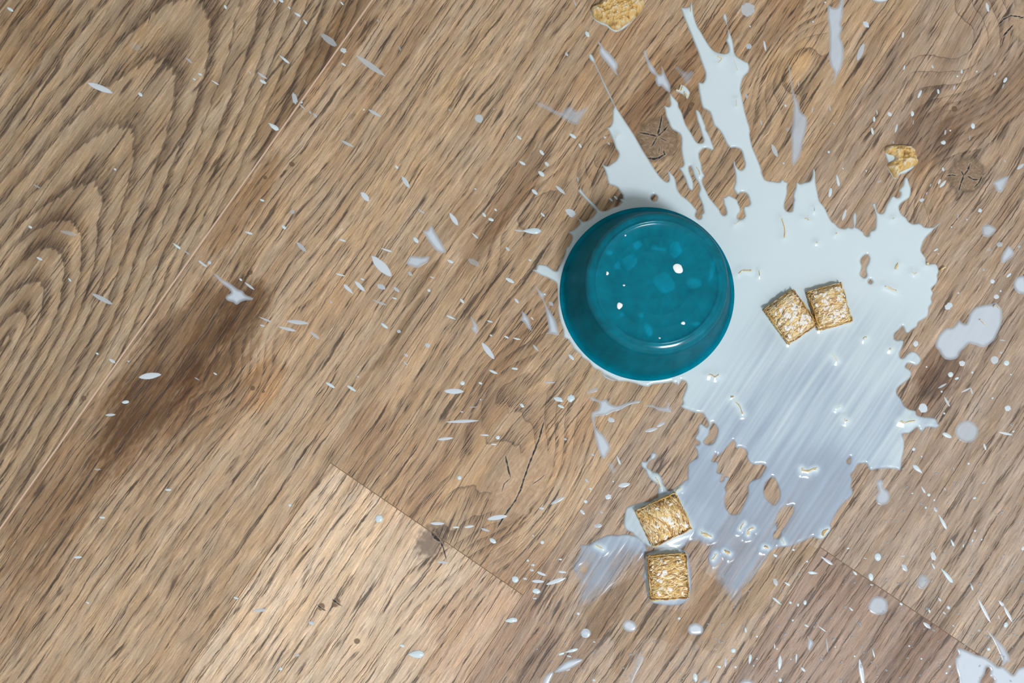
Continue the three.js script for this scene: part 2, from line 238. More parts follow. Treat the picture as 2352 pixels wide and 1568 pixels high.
SPECS.forEach((sp, k) => {
  addPlank(sp, k, sp.j0, sp.j1);
  if (sp.j0 > -FARA && k !== 3 && k !== 6) addPlank(sp, (k + 1) % 7, -FARA, sp.j0);
  if (sp.j1 < FARA && k !== 2 && k !== 5) addPlank(sp, (k + 2) % 7, sp.j1, FARA);
});
for (let row = -9; row <= 11; row++) {              // the rows that run on past the frame
  if (row >= 0 && row < 5) continue;
  const c0 = row < 0 ? BEFORE + row * PW : S5 + (row - 5) * PW, k = ((row * 3 + 30) % 7), sp = { ...SPECS[k], c0, c1: c0 + PW, raw: false, bev: 0.0004, lip: 0 };
  const cut = -3000 + ((row + 9) * 1733) % 3600;
  addPlank(sp, k, -FARA, cut); addPlank(sp, (k + 3) % 7, cut, Math.min(FARA, cut + 4200)); if (cut + 4200 < FARA) addPlank(sp, (k + 5) % 7, cut + 4200, FARA);
}
const CMIN = BEFORE - 9 * PW, CMAX = S5 + 7 * PW;
// the room: subfloor, four walls and a ceiling, square to the planks
const yaw = Math.atan2(-UA[1], UA[0]);
const roomAt = (a, c, y) => { const x = a * UA[0] + c * UC[0], z = a * UA[1] + c * UC[1]; return new THREE.Vector3(WX(x), y, WZ(z)); };
const wallMaterial = new THREE.MeshStandardMaterial({ name: 'painted plaster', color: 0xe6e6e2, roughness: 0.9 });
function slab(name, a0, a1, c0, c1, y0, y1, m) {
  const o = mesh(name, new THREE.BoxGeometry((a1 - a0) * MM, y1 - y0, (c1 - c0) * MM), m);
  o.position.copy(roomAt((a0 + a1) / 2, (c0 + c1) / 2, (y0 + y1) / 2)); o.rotation.y = yaw; o.userData.kind = 'structure'; return o;
}
const RT = 300, CEIL = 2.42;
{ const o = slab('subfloor', -FARA - RT, FARA + RT, CMIN - RT, CMAX + RT, -0.06, -0.0085, wallMaterial); o.name = 'subfloor'; scene.remove(o); floor.add(o); delete o.userData.kind; }
slab('ceiling', -FARA - RT, FARA + RT, CMIN - RT, CMAX + RT, CEIL, CEIL + 0.1, wallMaterial);
slab('wall_left', -FARA, FARA, CMIN - RT, CMIN, -0.0085, CEIL, wallMaterial);
slab('wall_right', -FARA, FARA, CMAX, CMAX + RT, -0.0085, CEIL, wallMaterial);
slab('wall_back', -FARA - RT, -FARA, CMIN - RT, CMAX + RT, -0.0085, CEIL, wallMaterial);
slab('wall_front', FARA, FARA + RT, CMIN - RT, CMAX + RT, -0.0085, CEIL, wallMaterial);
// the ceiling lamp whose light comes from the lower right of the picture
{
  const t = thing('ceiling_lamp', new THREE.Vector3(LAMP.x, CEIL, LAMP.z));
  tag(t, 'square white ceiling lamp panel above the spill', 'lamp');
  const hw = LAMP.w / 2, hd = LAMP.d / 2, bars = [];
  for (const [w, d, x, z] of [[LAMP.w + 0.05, 0.025, 0, hd + 0.0125], [LAMP.w + 0.05, 0.025, 0, -hd - 0.0125], [0.025, LAMP.d, hw + 0.0125, 0], [0.025, LAMP.d, -hw - 0.0125, 0]]) { const b = new THREE.BoxGeometry(w, 0.03, d); b.translate(x, -0.015, z); bars.push(b); }
  mesh('frame', mergeGeometries(bars), wallMaterial, t);
  const pane = mesh('diffuser', new THREE.BoxGeometry(LAMP.w, 0.008, LAMP.d), new THREE.MeshStandardMaterial({ name: 'lamp diffuser', color: 0xffffff, emissive: 0xf4f8ff, emissiveIntensity: 1.5 }), t);
  pane.position.y = -0.02;
  const light = new THREE.RectAreaLight(new THREE.Color().setRGB(0.97, 0.99, 1.03), LAMP.intensity, LAMP.w, LAMP.d);
  light.position.set(LAMP.x, LAMP.y, LAMP.z); light.rotation.x = -Math.PI / 2; light.name = 'ceiling_lamp_light'; scene.add(light);
}
// ------------------------------------------------------------------ spilt milk
// Catmull-Rom through an outline
function rounded(p, n = 3) {
  const out = [], m = p.length;
  for (let i = 0; i < m; i++) {
    const a = p[(i + m - 1) % m], b = p[i], c = p[(i + 1) % m], d = p[(i + 2) % m], L = Math.hypot(c[0] - b[0], c[1] - b[1]), k = L < 2 ? 1 : n;
    for (let j = 0; j < k; j++) {
      const t = j / k, t2 = t * t, t3 = t2 * t;
      out.push([0, 1].map((q) => { const m0 = 0.42 * (c[q] - a[q]), m1 = 0.42 * (d[q] - b[q]); return (2 * t3 - 3 * t2 + 1) * b[q] + (t3 - 2 * t2 + t) * m0 + (3 * t2 - 2 * t3) * c[q] + (t3 - t2) * m1; }));
    }
  }
  return out;
}
const PAD = 26;
// signed distance (positive inside) to the union of outlines minus holes, on a grid; then the film over it, with a rounded edge
function film(polys, holes, { step = 2, lift, alpha, colour = () => MILK, pad = PAD }) {
  const P = polys.map((p) => rounded(p)), Ho = holes.map((p) => rounded(p));
  let x0 = 1e9, y0 = 1e9, x1 = -1e9, y1 = -1e9;
  for (const p of P) for (const [x, y] of p) { x0 = Math.min(x0, x); x1 = Math.max(x1, x); y0 = Math.min(y0, y); y1 = Math.max(y1, y); }
  x0 -= step * 2; y0 -= step * 2; const nx = Math.ceil((x1 - x0) / step) + 3, ny = Math.ceil((y1 - y0) / step) + 3, S = new Float32Array(nx * ny).fill(-pad);
  const layer = (p, hole) => {
    const ys = p.map((q) => q[1]), xs = p.map((q) => q[0]), ax = Math.min(...xs) - pad, bx = Math.max(...xs) + pad, ay = Math.min(...ys) - pad, by = Math.max(...ys) + pad;
    for (let j = Math.max(0, Math.floor((ay - y0) / step)); j < Math.min(ny, Math.ceil((by - y0) / step)); j++) {
      const y = y0 + j * step, near = [], cross = [];
      for (let k = 0; k < p.length; k++) {
        const a = p[k], b = p[(k + 1) % p.length];
        if (Math.min(a[1], b[1]) - pad < y && Math.max(a[1], b[1]) + pad > y) near.push(a, b);
        if ((a[1] > y) !== (b[1] > y)) cross.push(a[0] + (y - a[1]) / (b[1] - a[1]) * (b[0] - a[0]));
      }
      cross.sort((u, v) => u - v);
      for (let i = Math.max(0, Math.floor((ax - x0) / step)); i < Math.min(nx, Math.ceil((bx - x0) / step)); i++) {
        const x = x0 + i * step; let d2 = pad * pad, n = 0;
        for (let k = 0; k < near.length; k += 2) {
          const a = near[k], b = near[k + 1];
          if (Math.min(a[0], b[0]) - pad > x || Math.max(a[0], b[0]) + pad < x) continue;
          const ex = b[0] - a[0], ey = b[1] - a[1], t = clamp(((x - a[0]) * ex + (y - a[1]) * ey) / (ex * ex + ey * ey + 1e-9)), dx = x - a[0] - ex * t, dy = y - a[1] - ey * t, q = dx * dx + dy * dy;
          if (q < d2) d2 = q;
        }
        for (const c of cross) if (c < x) n++;
        const s = (n & 1 ? 1 : -1) * Math.sqrt(d2), o = j * nx + i;
        S[o] = hole ? Math.min(S[o], -s) : Math.max(S[o], s);
      }
    }
  };
  for (const p of P) layer(p, false);
  for (const p of Ho) layer(p, true);
  const pos = [], col = [], idx = [], node = new Map(), edge = new Map();
  const put = (x, y, s) => { const h = Math.max(0, s) > 0 ? lift(s, x, y) : 0, c = colour(x, y, s); pos.push(WX(x), 0.00003 + h, WZ(y)); col.push(c[0], c[1], c[2], alpha(s, x, y)); return pos.length / 3 - 1; };
  const nodeAt = (i, j) => { const o = j * nx + i; if (!node.has(o)) node.set(o, put(x0 + i * step, y0 + j * step, S[o])); return node.get(o); };
  const edgeAt = (i, j, k, l) => { const o1 = j * nx + i, o2 = l * nx + k, key = Math.min(o1, o2) * 2 + (Math.abs(o1 - o2) === 1 ? 0 : 1); if (!edge.has(key)) { const t = S[o1] / (S[o1] - S[o2]); edge.set(key, put(x0 + (i + (k - i) * t) * step, y0 + (j + (l - j) * t) * step, 0)); } return edge.get(key); };
  for (let j = 0; j + 1 < ny; j++) for (let i = 0; i + 1 < nx; i++) {
    const c = [[i, j], [i, j + 1], [i + 1, j + 1], [i + 1, j]], v = [];
    if (c.every(([a, b]) => S[b * nx + a] <= 0)) continue;
    for (let k = 0; k < 4; k++) {
      const p = c[k], q = c[(k + 1) % 4], sp = S[p[1] * nx + p[0]], sq = S[q[1] * nx + q[0]];
      if (sp > 0) v.push(nodeAt(...p));
      if ((sp > 0) !== (sq > 0)) v.push(edgeAt(...p, ...q));
    }
    for (let k = 1; k + 1 < v.length; k++) idx.push(v[0], v[k], v[k + 1]);
  }
  const g = new THREE.BufferGeometry();
  g.setAttribute('position', new THREE.Float32BufferAttribute(pos, 3)); g.setAttribute('color', new THREE.Float32BufferAttribute(col, 4)); g.setIndex(idx); g.computeVertexNormals();
  return g;
}
const MILK = [0.62, 0.74, 0.8], SKIM = [0.45, 0.57, 0.73];       // deep milk, and a film of it
const milkMaterial = new THREE.MeshPhysicalMaterial({ name: 'milk', color: 0xffffff, vertexColors: true, transparent: true, roughness: 0.14, ior: 1.35, specularIntensity: 0.9 });
const dome = (s, w) => { const t = clamp(s / w); return Math.sqrt(1 - (1 - t) * (1 - t)); };

// crumbs and biscuits lift the milk round them, so they come first: [crop, points..., width] in the photograph
const CRUMBS = [];
const crumb = (c, w, kind, where, ...n) => CRUMBS.push({ w, kind, where, p: line(c, ...n) });
crumb('C', 5, 'strand', '', 855, 685, 880, 750, 905, 830, 897, 925); crumb('C', 4, 'strand', '', 1150, 680, 1185, 690, 1210, 712); crumb('C', 2, 'fleck', '', 1280, 545, 1282, 590); crumb('C', 5, 'strand', '', 312, 1388, 345, 1352, 400, 1348, 462, 1356); crumb('C', 2, 'fleck', '', 572, 1356, 578, 1415);
crumb('C', 3, 'fleck', '', 1560, 884, 1572, 876); crumb('C', 2.5, 'fleck', '', 1300, 992, 1320, 995); crumb('C', 3, 'strand', '', 265, 762, 290, 740, 318, 720);
crumb('D', 5, 'fleck', '', 758, 1165, 770, 1140, 786, 1108); crumb('D', 3, 'strand', '', 952, 1205, 975, 1222, 1000, 1205); crumb('D', 5, 'strand', '', 630, 1362, 680, 1375, 720, 1395, 762, 1415); crumb('D', 3, 'fleck', '', 725, 605, 745, 595); crumb('D', 5, 'fleck', '', 1108, 1122, 1130, 1105); crumb('D', 6, 'fleck', '', 1270, 1180, 1310, 1140);
crumb('E', 4, 'strand', '', 35, 592, 52, 615, 68, 640); crumb('E', 3, 'strand', '', 66, 1010, 95, 1002); crumb('E', 4, 'strand', '', 128, 1095, 140, 1112, 148, 1108); crumb('E', 5, 'strand', '', 560, 1112, 600, 1124, 640, 1118, 678, 1114); crumb('E', 4, 'fleck', '', 482, 550, 494, 552); crumb('E', 4, 'fleck', '', 280, 472, 296, 458); crumb('E', 4, 'strand', '', 1290, 222, 1315, 205, 1345, 240); crumb('E', 4, 'strand', '', 1190, 320, 1212, 340, 1236, 366);
crumb('F', 4, 'strand', '', 425, 70, 455, 72, 480, 86, 506, 72); crumb('F', 5, 'fleck', '', 606, 242, 620, 242); crumb('F', 4, 'strand', '', 635, 276, 668, 312, 697, 372); crumb('F', 5, 'strand', '', 1155, 798, 1165, 818, 1210, 824, 1240, 808, 1272, 804); crumb('F', 4, 'strand', '', 676, 1276, 692, 1250, 710, 1230); crumb('F', 5, 'strand', '', 738, 1318, 742, 1285, 778, 1264); crumb('F', 6, 'strand', '', 378, 1302, 410, 1322, 446, 1334); crumb('F', 6, 'strand', '', 462, 1512, 476, 1490, 486, 1466); crumb('F', 5, 'fleck', '', 552, 1446, 594, 1466);
crumb('F', 5, 'fleck', '', 862, 1414, 892, 1420); crumb('F', 3, 'strand', '', 1004, 1354, 1020, 1388); crumb('F', 6, 'strand', '', 1322, 1330, 1330, 1300, 1362, 1282); crumb('F', 4, 'strand', '', 20, 868, 36, 900, 54, 944); crumb('F', 4, 'strand', '', 172, 985, 188, 966, 206, 954);
crumb('B', 4, 'strand', '', 1700, 680, 1752, 714, 1722, 762); crumb('B', 3, 'strand', '', 1908, 710, 1925, 780, 1944, 850); crumb('B', 3, 'strand', '', 1388, 84, 1384, 152); crumb('B', 3, 'strand', '', 1935, 1200, 1940, 1276); crumb('A', 4, 'strand', '', 1160, 905, 1195, 940, 1206, 990); crumb('A', 3, 'strand', '', 262, 580, 275, 555, 292, 538);
crumb('V3', 5, 'strand', '', 905, 62, 935, 72, 972, 94); crumb('B', 7, 'strand', '', 1215, 1096, 1258, 1085, 1284, 1045); crumb('B', 7, 'strand', '', 1318, 1112, 1336, 1148, 1352, 1180);
const BISCUITS = [                                  // crop, centre, length and width in photograph pixels, turn
  { c: ['Q', 780, 815], l: 96, w: 80, turn: 55 }, { c: ['Q', 1285, 685], l: 90, w: 79, turn: 74 }, { c: ['J', 676, 526], l: 97, w: 88, turn: -25 }, { c: ['J', 724, 1132], l: 97, w: 86, turn: 86 },
].map((b) => { const [ox, oy, k] = CROP[b.c[0]], p = at(ox + b.c[1] / k, oy + b.c[2] / k, 0.010); return { ...b, p: new THREE.Vector3(p.x, 0, p.z), f: [p.x / MM + 1176, p.z / MM + 784] }; });

// the main puddle: outline walked clockwise from the left of its longest arm
const armLeft = [
  ...line('A', 348, 1258, 335, 1210, 315, 1178, 285, 1135, 245, 1112, 192, 1095, 172, 1055, 158, 985, 140, 930, 118, 885, 108, 846, 125, 868, 150, 886, 180, 885, 215, 862, 260, 830, 285, 795, 297, 755, 285, 720, 265, 690, 245, 630, 220, 570, 190, 500, 165, 456, 190, 450, 212, 425, 225, 385, 228, 330, 230, 270, 240, 238, 250, 218),
  ...line('B', 455, 1235, 410, 1150, 360, 1050, 325, 970, 295, 890, 262, 830, 232, 762, 200, 735, 175, 700, 165, 660, 180, 640, 205, 655, 235, 700, 243, 745, 265, 800, 300, 870, 345, 965, 400, 1080, 440, 1165, 480, 1255),
  ...line('A', 300, 270, 380, 395, 470, 530, 560, 690, 640, 820, 700, 915, 760, 1000, 800, 1040, 835, 1064, 860, 1053, 862, 1020, 850, 950, 868, 946, 895, 975, 925, 1010, 942, 1060, 950, 1110, 968, 1165, 1005, 1215, 1060, 1255, 1110, 1300, 1150, 1348, 1178, 1385, 1165, 1425, 1165, 1455, 1188, 1481, 1215, 1481, 1228, 1460, 1226, 1435, 1251, 1410, 1245, 1370, 1240, 1330, 1220, 1280, 1196, 1220, 1196, 1195, 1211, 1140, 1195, 1085, 1165, 1035, 1140, 985, 1125, 935, 1106, 894, 1092, 896, 1090, 930, 1105, 980, 1130, 1040, 1142, 1100, 1138, 1150, 1115, 1161, 1085, 1145, 1065, 1095, 1050, 1050, 1035, 1010, 1010, 965, 978, 907, 1010, 895, 1027, 860, 1015, 800, 1005, 740, 1000, 690),
  ...line('A', 1002, 630, 1000, 570, 985, 530, 950, 505, 900, 475, 870, 430, 860, 395, 830, 330, 820, 270, 808, 206, 840, 218, 865, 217, 878, 190, 871, 140, 871, 95, 879, 66, 900, 95, 940, 140, 970, 180, 975, 225, 1000, 265, 1015, 300, 1030, 350, 1055, 420, 1085, 470, 1120, 525, 1145, 570, 1170, 610, 1190, 627, 1225, 629, 1247, 617, 1250, 585, 1230, 530, 1215, 475, 1200, 425, 1180, 370, 1170, 315, 1161, 265, 1176, 251, 1210, 280, 1240, 345, 1262, 405, 1278, 440, 1280, 480, 1305, 520, 1330, 570, 1350, 630, 1371, 688, 1355, 711, 1320, 700, 1280, 690, 1245, 696, 1215, 725, 1203, 755),
  ...line('A', 1210, 810, 1230, 865, 1240, 940, 1264, 995, 1248, 1025, 1240, 1060, 1255, 1110, 1285, 1170, 1320, 1240, 1360, 1290, 1390, 1325, 1410, 1350, 1435, 1380, 1450, 1420, 1475, 1442, 1500, 1434, 1508, 1410, 1498, 1360, 1480, 1320, 1475, 1280, 1470, 1242, 1495, 1240, 1515, 1222, 1540, 1215, 1580, 1235, 1615, 1255, 1635, 1270, 1645, 1310, 1665, 1350, 1668, 1400, 1640, 1440, 1633, 1468, 1655, 1486, 1690, 1479, 1715, 1450, 1710, 1420, 1700, 1375, 1712, 1340, 1745, 1335, 1774, 1310, 1765, 1270, 1755, 1230, 1730, 1195, 1695, 1185, 1665, 1190, 1640, 1210, 1615, 1185, 1592, 1150, 1595, 1115, 1608, 1080, 1610, 1030, 1608, 980, 1600, 930, 1590, 880, 1589, 832),
  ...line('A', 1603, 826, 1615, 880, 1640, 915, 1665, 931, 1690, 925, 1712, 895, 1715, 855, 1700, 800, 1690, 750, 1670, 707, 1630, 686, 1590, 680, 1555, 685, 1520, 650, 1495, 605, 1475, 560, 1450, 515, 1410, 465, 1370, 430, 1350, 370, 1335, 320, 1320, 282, 1280, 255, 1245, 235, 1225, 180, 1210, 100, 1200, 50),
];
const armRight = [
  ...line('B', 1481, 987, 1530, 995, 1560, 950, 1565, 880, 1540, 800, 1510, 720, 1480, 630, 1440, 530, 1400, 430, 1350, 310, 1300, 180, 1272, 88, 1300, 93, 1350, 86, 1384, 62, 1393, 18, 1413, 55, 1425, 150, 1440, 220, 1475, 320, 1520, 390, 1560, 460, 1610, 540, 1660, 600, 1720, 630, 1790, 643, 1838, 630, 1848, 590, 1835, 530, 1816, 485, 1832, 440, 1836, 350, 1815, 280, 1779, 215, 1786, 165, 1805, 160, 1825, 200, 1830, 270, 1836, 320, 1860, 390, 1885, 450, 1905, 530, 1915, 620, 1940, 670, 1990, 705, 2050, 740, 2080, 752, 2097, 810, 2085, 865, 2050, 900, 2020, 940, 2000, 1010, 1990, 1080, 2005, 1140, 2030, 1270, 2050, 1360, 2075, 1450, 2098, 1520),
  ...line('A', 1765, 420, 1778, 490, 1775, 540, 1790, 620, 1810, 690, 1840, 760, 1870, 830, 1900, 910, 1920, 990, 1943, 1038),
  ...line('C', 610, 80, 640, 160, 690, 194, 750, 200, 800, 211, 843, 210, 860, 186, 884, 178, 906, 203, 935, 212, 947, 222, 940, 290, 942, 350, 925, 420, 908, 480, 906, 540, 930, 580, 970, 591, 1000, 580, 1010, 530, 1015, 480, 1024, 440, 1016, 400, 1022, 350, 1045, 290, 1053, 222, 1075, 216, 1100, 234, 1150, 222, 1220, 205, 1250, 170, 1265, 110, 1271, 60, 1284, 42, 1299, 80, 1302, 140, 1308, 220, 1320, 290, 1335, 360, 1350, 440, 1375, 480, 1410, 520, 1440, 570, 1460, 620, 1490, 680, 1520, 724, 1550, 736, 1580, 775, 1620, 800, 1670, 811, 1700, 800, 1720, 786, 1745, 800, 1775, 801, 1794, 775, 1785, 720, 1782, 650, 1800, 606, 1820, 606, 1830, 660, 1825, 740, 1815, 790, 1850, 805, 1890, 835, 1920, 855, 1935, 890, 1965, 909, 1990, 900),
];
const rightSide = [
  ...line('D', 465, 785, 480, 740, 525, 724, 540, 690, 545, 600, 540, 540, 530, 490, 506, 450, 516, 421, 540, 430, 553, 490, 567, 522, 590, 539, 620, 537, 640, 510, 660, 450, 690, 400, 720, 350, 750, 341, 777, 361, 810, 353, 824, 310, 806, 281, 830, 245, 850, 220, 862, 160, 881, 132, 905, 142, 920, 195, 940, 250, 940, 310, 925, 360, 890, 388, 840, 420, 811, 457, 813, 500, 840, 550, 890, 590, 915, 630, 960, 654, 990, 654, 1030, 648, 1065, 665, 1090, 689, 1150, 695, 1200, 690, 1240, 658, 1285, 632, 1255, 668, 1205, 712, 1160, 760, 1110, 810, 1080, 860, 1060, 920, 1056, 960, 1080, 1000, 1109, 1040, 1111, 1080, 1140, 1104, 1180, 1100, 1215, 1101, 1244, 1135, 1255, 1190, 1241, 1240, 1244, 1290, 1220, 1340),
  ...line('E', 816, 76, 830, 112, 816, 150, 820, 190, 796, 225, 795, 260, 780, 300, 730, 330, 711, 345, 700, 375, 660, 402, 635, 424, 611, 419, 600, 395, 587, 372, 560, 400, 527, 430, 525, 470, 550, 481, 580, 476, 598, 491, 585, 540, 566, 580, 572, 619, 600, 614, 620, 590, 660, 566, 700, 580, 734, 625, 720, 664, 690, 679, 650, 666, 626, 664, 611, 690, 635, 704, 659, 731, 650, 770, 620, 800, 580, 830, 546, 860, 546, 900, 580, 945, 600, 988, 640, 1020, 690, 1031, 700, 1064, 750, 1079, 800, 1082, 850, 1096, 865, 1130, 879, 1149, 850, 1169, 800, 1160, 770, 1166, 745, 1194, 716, 1184, 701, 1162, 670, 1189, 640, 1208, 587, 1216, 604, 1270, 600, 1340, 586, 1400, 580, 1450, 570, 1498, 530, 1490, 460, 1484, 390, 1490, 332, 1498, 310, 1452, 280, 1446, 240, 1452, 212, 1500),
  ...line('G', 672, 560, 685, 610, 676, 680, 690, 720, 690, 768, 650, 810, 620, 830, 560, 900, 510, 980, 472, 1060, 480, 1098, 460, 1135, 440, 1160, 420, 1190, 370, 1214, 320, 1202, 298, 1188, 250, 1210, 200, 1230, 150, 1250, 100, 1274, 40, 1286),
];
const lowerEdge = [
  ...line('K', 700, 652, 640, 682, 612, 730, 560, 800, 500, 880, 452, 930, 440, 1000, 425, 1062, 390, 1050, 340, 1010, 290, 950, 250, 880, 222, 800, 214, 720, 190, 650, 130, 622),
  ...line('J', 962, 760, 890, 800, 830, 828, 740, 832, 640, 824, 540, 820, 450, 770, 380, 710, 330, 660, 270, 630, 242, 570, 251, 480, 266, 402, 320, 371, 400, 346, 470, 331, 522, 329, 560, 300, 598, 284, 601, 230, 609, 180, 600, 150, 552, 118, 510, 80, 482, 22, 470, -18, 502, -28, 560, 22, 620, 56, 648, 82, 641, 130, 661, 180, 700, 204, 740, 214, 790, 181, 840, 150, 880, 110, 918, 88, 911, 34),
  ...line('F', 270, 850, 270, 825, 275, 770, 310, 735, 344, 715, 341, 660, 320, 622, 348, 618, 364, 598, 345, 584, 326, 560, 350, 520, 355, 462, 380, 451, 418, 479, 434, 454, 410, 406, 385, 371, 340, 369, 270, 346, 232, 331, 216, 310, 234, 290, 226, 261, 240, 220, 261, 160, 250, 122, 210, 113, 150, 130),
];
const puddle = [[...armLeft, ...armRight, ...rightSide, ...lowerEdge, ...line('px', 1500, 800, 1440, 560)]];
// the ring of milk pushed out round the rim on the bowl's left
puddle.push([
  ...line('Hh', 826, 118, 808, 150, 785, 172, 740, 185, 705, 205, 668, 211, 640, 198, 612, 165, 560, 115, 520, 70, 500, 40, 482, 62, 505, 88, 545, 130, 590, 180, 617, 214, 610, 235, 585, 262, 550, 284, 520, 289, 492, 270, 468, 254, 498, 298, 480, 325, 450, 350, 410, 366, 362, 354, 411, 375, 437, 400, 435, 430, 415, 470, 393, 490, 385, 530, 365, 580, 345, 620, 326, 658, 300, 655, 265, 630, 240, 616, 191, 609, 173, 625, 165, 648, 132, 652, 160, 665, 200, 690, 250, 710, 300, 735, 321, 755, 328, 800, 329, 860, 332, 900, 329, 940, 340, 1000, 355, 1060, 370, 1100, 373, 1150, 385, 1164, 410, 1176, 425, 1200, 450, 1240, 480, 1269, 499, 1285, 515, 1310, 550, 1331, 571, 1351, 600, 1389, 640, 1404, 668, 1425, 690, 1444, 740, 1470, 790, 1489),
  ...line('I', 480, 1302, 530, 1332, 547, 1355, 600, 1377, 680, 1381, 740, 1391, 800, 1411, 838, 1417, 870, 1401, 960, 1391, 1020, 1377, 1060, 1376), ...line('px', 1640, 674, 1560, 490),
]);
puddle.push(line('J', 600, 838, 520, 860, 478, 885, 455, 950, 460, 1050, 441, 1120, 470, 1180, 485, 1300, 520, 1370, 562, 1408, 700, 1428, 800, 1428, 880, 1410, 930, 1360, 958, 1250, 958, 1100, 945, 950, 920, 872, 860, 832, 740, 790));
puddle.push(line('px', 1395, 1228, 1368, 1240, 1352, 1250, 1333, 1250, 1332, 1265, 1322, 1283, 1316, 1305, 1322, 1320, 1325, 1340, 1318, 1362, 1328, 1388, 1352, 1394, 1378, 1376, 1402, 1352, 1428, 1330, 1462, 1298, 1486, 1262, 1470, 1235, 1440, 1226, 1420, 1228));
puddle.push(line('W7', 1995, 720, 2040, 725, 2030, 770, 1975, 800, 1955, 850, 1985, 890, 2050, 905, 2090, 950, 2105, 1010, 2140, 1060, 2100, 1120, 2060, 1130, 2060, 1060, 2030, 990, 1980, 950, 1950, 890, 1905, 850, 1900, 800, 1950, 800, 1980, 770));
const holes = [
  line('A', 697, 1211, 722, 1222, 731, 1245, 720, 1272, 697, 1281, 672, 1272, 661, 1248, 671, 1222),
  line('D', 450, 1005, 470, 1040, 460, 1090, 435, 1140, 430, 1180, 440, 1235, 420, 1262, 390, 1250, 370, 1220, 385, 1170, 390, 1130, 375, 1080, 385, 1045, 420, 1010), line('D', 482, 1282, 504, 1304, 488, 1327, 463, 1318, 462, 1292),
  line('F', 625, 585, 640, 600, 645, 640, 690, 640, 730, 670, 735, 720, 760, 760, 800, 775, 850, 770, 880, 790, 860, 830, 835, 870, 800, 885, 760, 905, 740, 940, 740, 1000, 715, 1060, 695, 1110, 670, 1150, 620, 1160, 590, 1140, 565, 1090, 560, 1040, 575, 990, 565, 950, 590, 890, 600, 870, 560, 862, 545, 895, 525, 900, 540, 860, 552, 842, 530, 840, 500, 830, 510, 780, 500, 745, 470, 745, 460, 735, 490, 690, 500, 710, 540, 680, 590, 620),
  line('F', 930, 870, 955, 890, 975, 935, 990, 985, 985, 1040, 950, 1085, 920, 1070, 880, 1030, 868, 980, 880, 920), line('F', 1060, 1100, 1095, 1095, 1095, 1140, 1065, 1190, 1030, 1250, 1000, 1290, 995, 1330, 975, 1350, 945, 1335, 950, 1300, 970, 1280, 965, 1220, 975, 1160, 1010, 1110),
  line('F', 465, 447, 490, 465, 505, 500, 495, 550, 470, 600, 440, 615, 405, 605, 400, 585, 435, 540, 445, 490), line('G', 665, 390, 660, 430, 650, 452, 632, 440, 635, 420, 650, 400),
  line('V3', 745, 290, 775, 285, 792, 315, 780, 345, 750, 348, 735, 320),
];
// how much milk stands where: deep by the bowl, thinning towards the lower right until the boards show through
const THIN = [[1850, 900, 0.83, 120], [1700, 1000, 0.8, 90], [1990, 980, 0.86, 80], [1640, 1100, 0.72, 70], [1880, 1120, 0.68, 90], [1800, 1200, 0.6, 60], [1700, 1240, 0.5, 50], [1960, 1200, 0.5, 40], [1620, 1280, 0.3, 40], [1690, 1320, 0.5, 36], [1650, 1380, 0.22, 40], [1760, 1300, 0.5, 40],
  [1790, 780, 0.9, 100], [1950, 780, 0.91, 100], [1700, 600, 1, 160], [1900, 560, 1, 160], [1650, 200, 1, 200], [1480, 420, 1, 200], [2080, 560, 1, 100], [1385, 1240, 0.72, 30], [1370, 1300, 0.5, 36], [1350, 1370, 0.3, 30], [1430, 1300, 0.32, 36], [1460, 1200, 0.9, 40], [1540, 1230, 0.95, 36], [1535, 1330, 0.86, 30], [1600, 1180, 0.8, 40], [1480, 700, 1, 220], [1300, 640, 1, 60], [2080, 1040, 0.92, 40], [1590, 1255, 0.4, 20],
].map(([x, y, v, r]) => { const [fx, fy] = FU(x, y); return [fx, fy, v, r]; });
const LUMPS = [];
for (const k of CRUMBS) for (let q = 0; q < k.p.length; q++) { const b = k.p[Math.min(q + 1, k.p.length - 1)]; LUMPS.push([...k.p[q], 8 + k.w, 1], [(k.p[q][0] + b[0]) / 2, (k.p[q][1] + b[1]) / 2, 8 + k.w, 1]); }
const BOX = BISCUITS.map((b) => ({ ...b, ca: Math.cos(b.turn * Math.PI / 180), sa: Math.sin(b.turn * Math.PI / 180) }));
function depth(x, y) {                              // 0 = bare, 1 = opaque milk; second value lifts the surface
  let n = 0, d = 0;
  for (const [tx, ty, v, r] of THIN) { const q = (x - tx) * (x - tx) + (y - ty) * (y - ty), w = 1 / (q / (r * r) + 0.12) ** 2; n += v * w; d += w; }
  let v = n / d, up = 0;
  const a = x * UA[0] + y * UA[1], c = x * UC[0] + y * UC[1];
  const streak = 0.6 * noise(c / 9 + 3, a / 260) + 0.4 * noise(c / 22, a / 420 + 8) + 0.25 * noise(c / 4.2, a / 90);
  v += streak * 0.36 * (1 - v) * (v + 0.25) + streak * 0.07 * smooth(1.0, 0.85, v);
  for (const [lx, ly, r] of LUMPS) { const q = (x - lx) * (x - lx) + (y - ly) * (y - ly); if (q < r * r * 4) { const e = Math.exp(-q / (r * r) * 1.4); up = Math.max(up, e); } }
  for (const b of BOX) { const dx = x - b.f[0], dy = y - b.f[1]; if (dx * dx + dy * dy > 10000) continue; const u = Math.abs(dx * b.ca + dy * b.sa) - b.l / 2 + 6, w = Math.abs(-dx * b.sa + dy * b.ca) - b.w / 2 + 6, q = Math.hypot(Math.max(u, 0), Math.max(w, 0)); if (q < 30) up = Math.max(up, Math.exp(-q * q / 169) * 1.25); }
  return [clamp(mix(v, 1, clamp(up))), up];
}
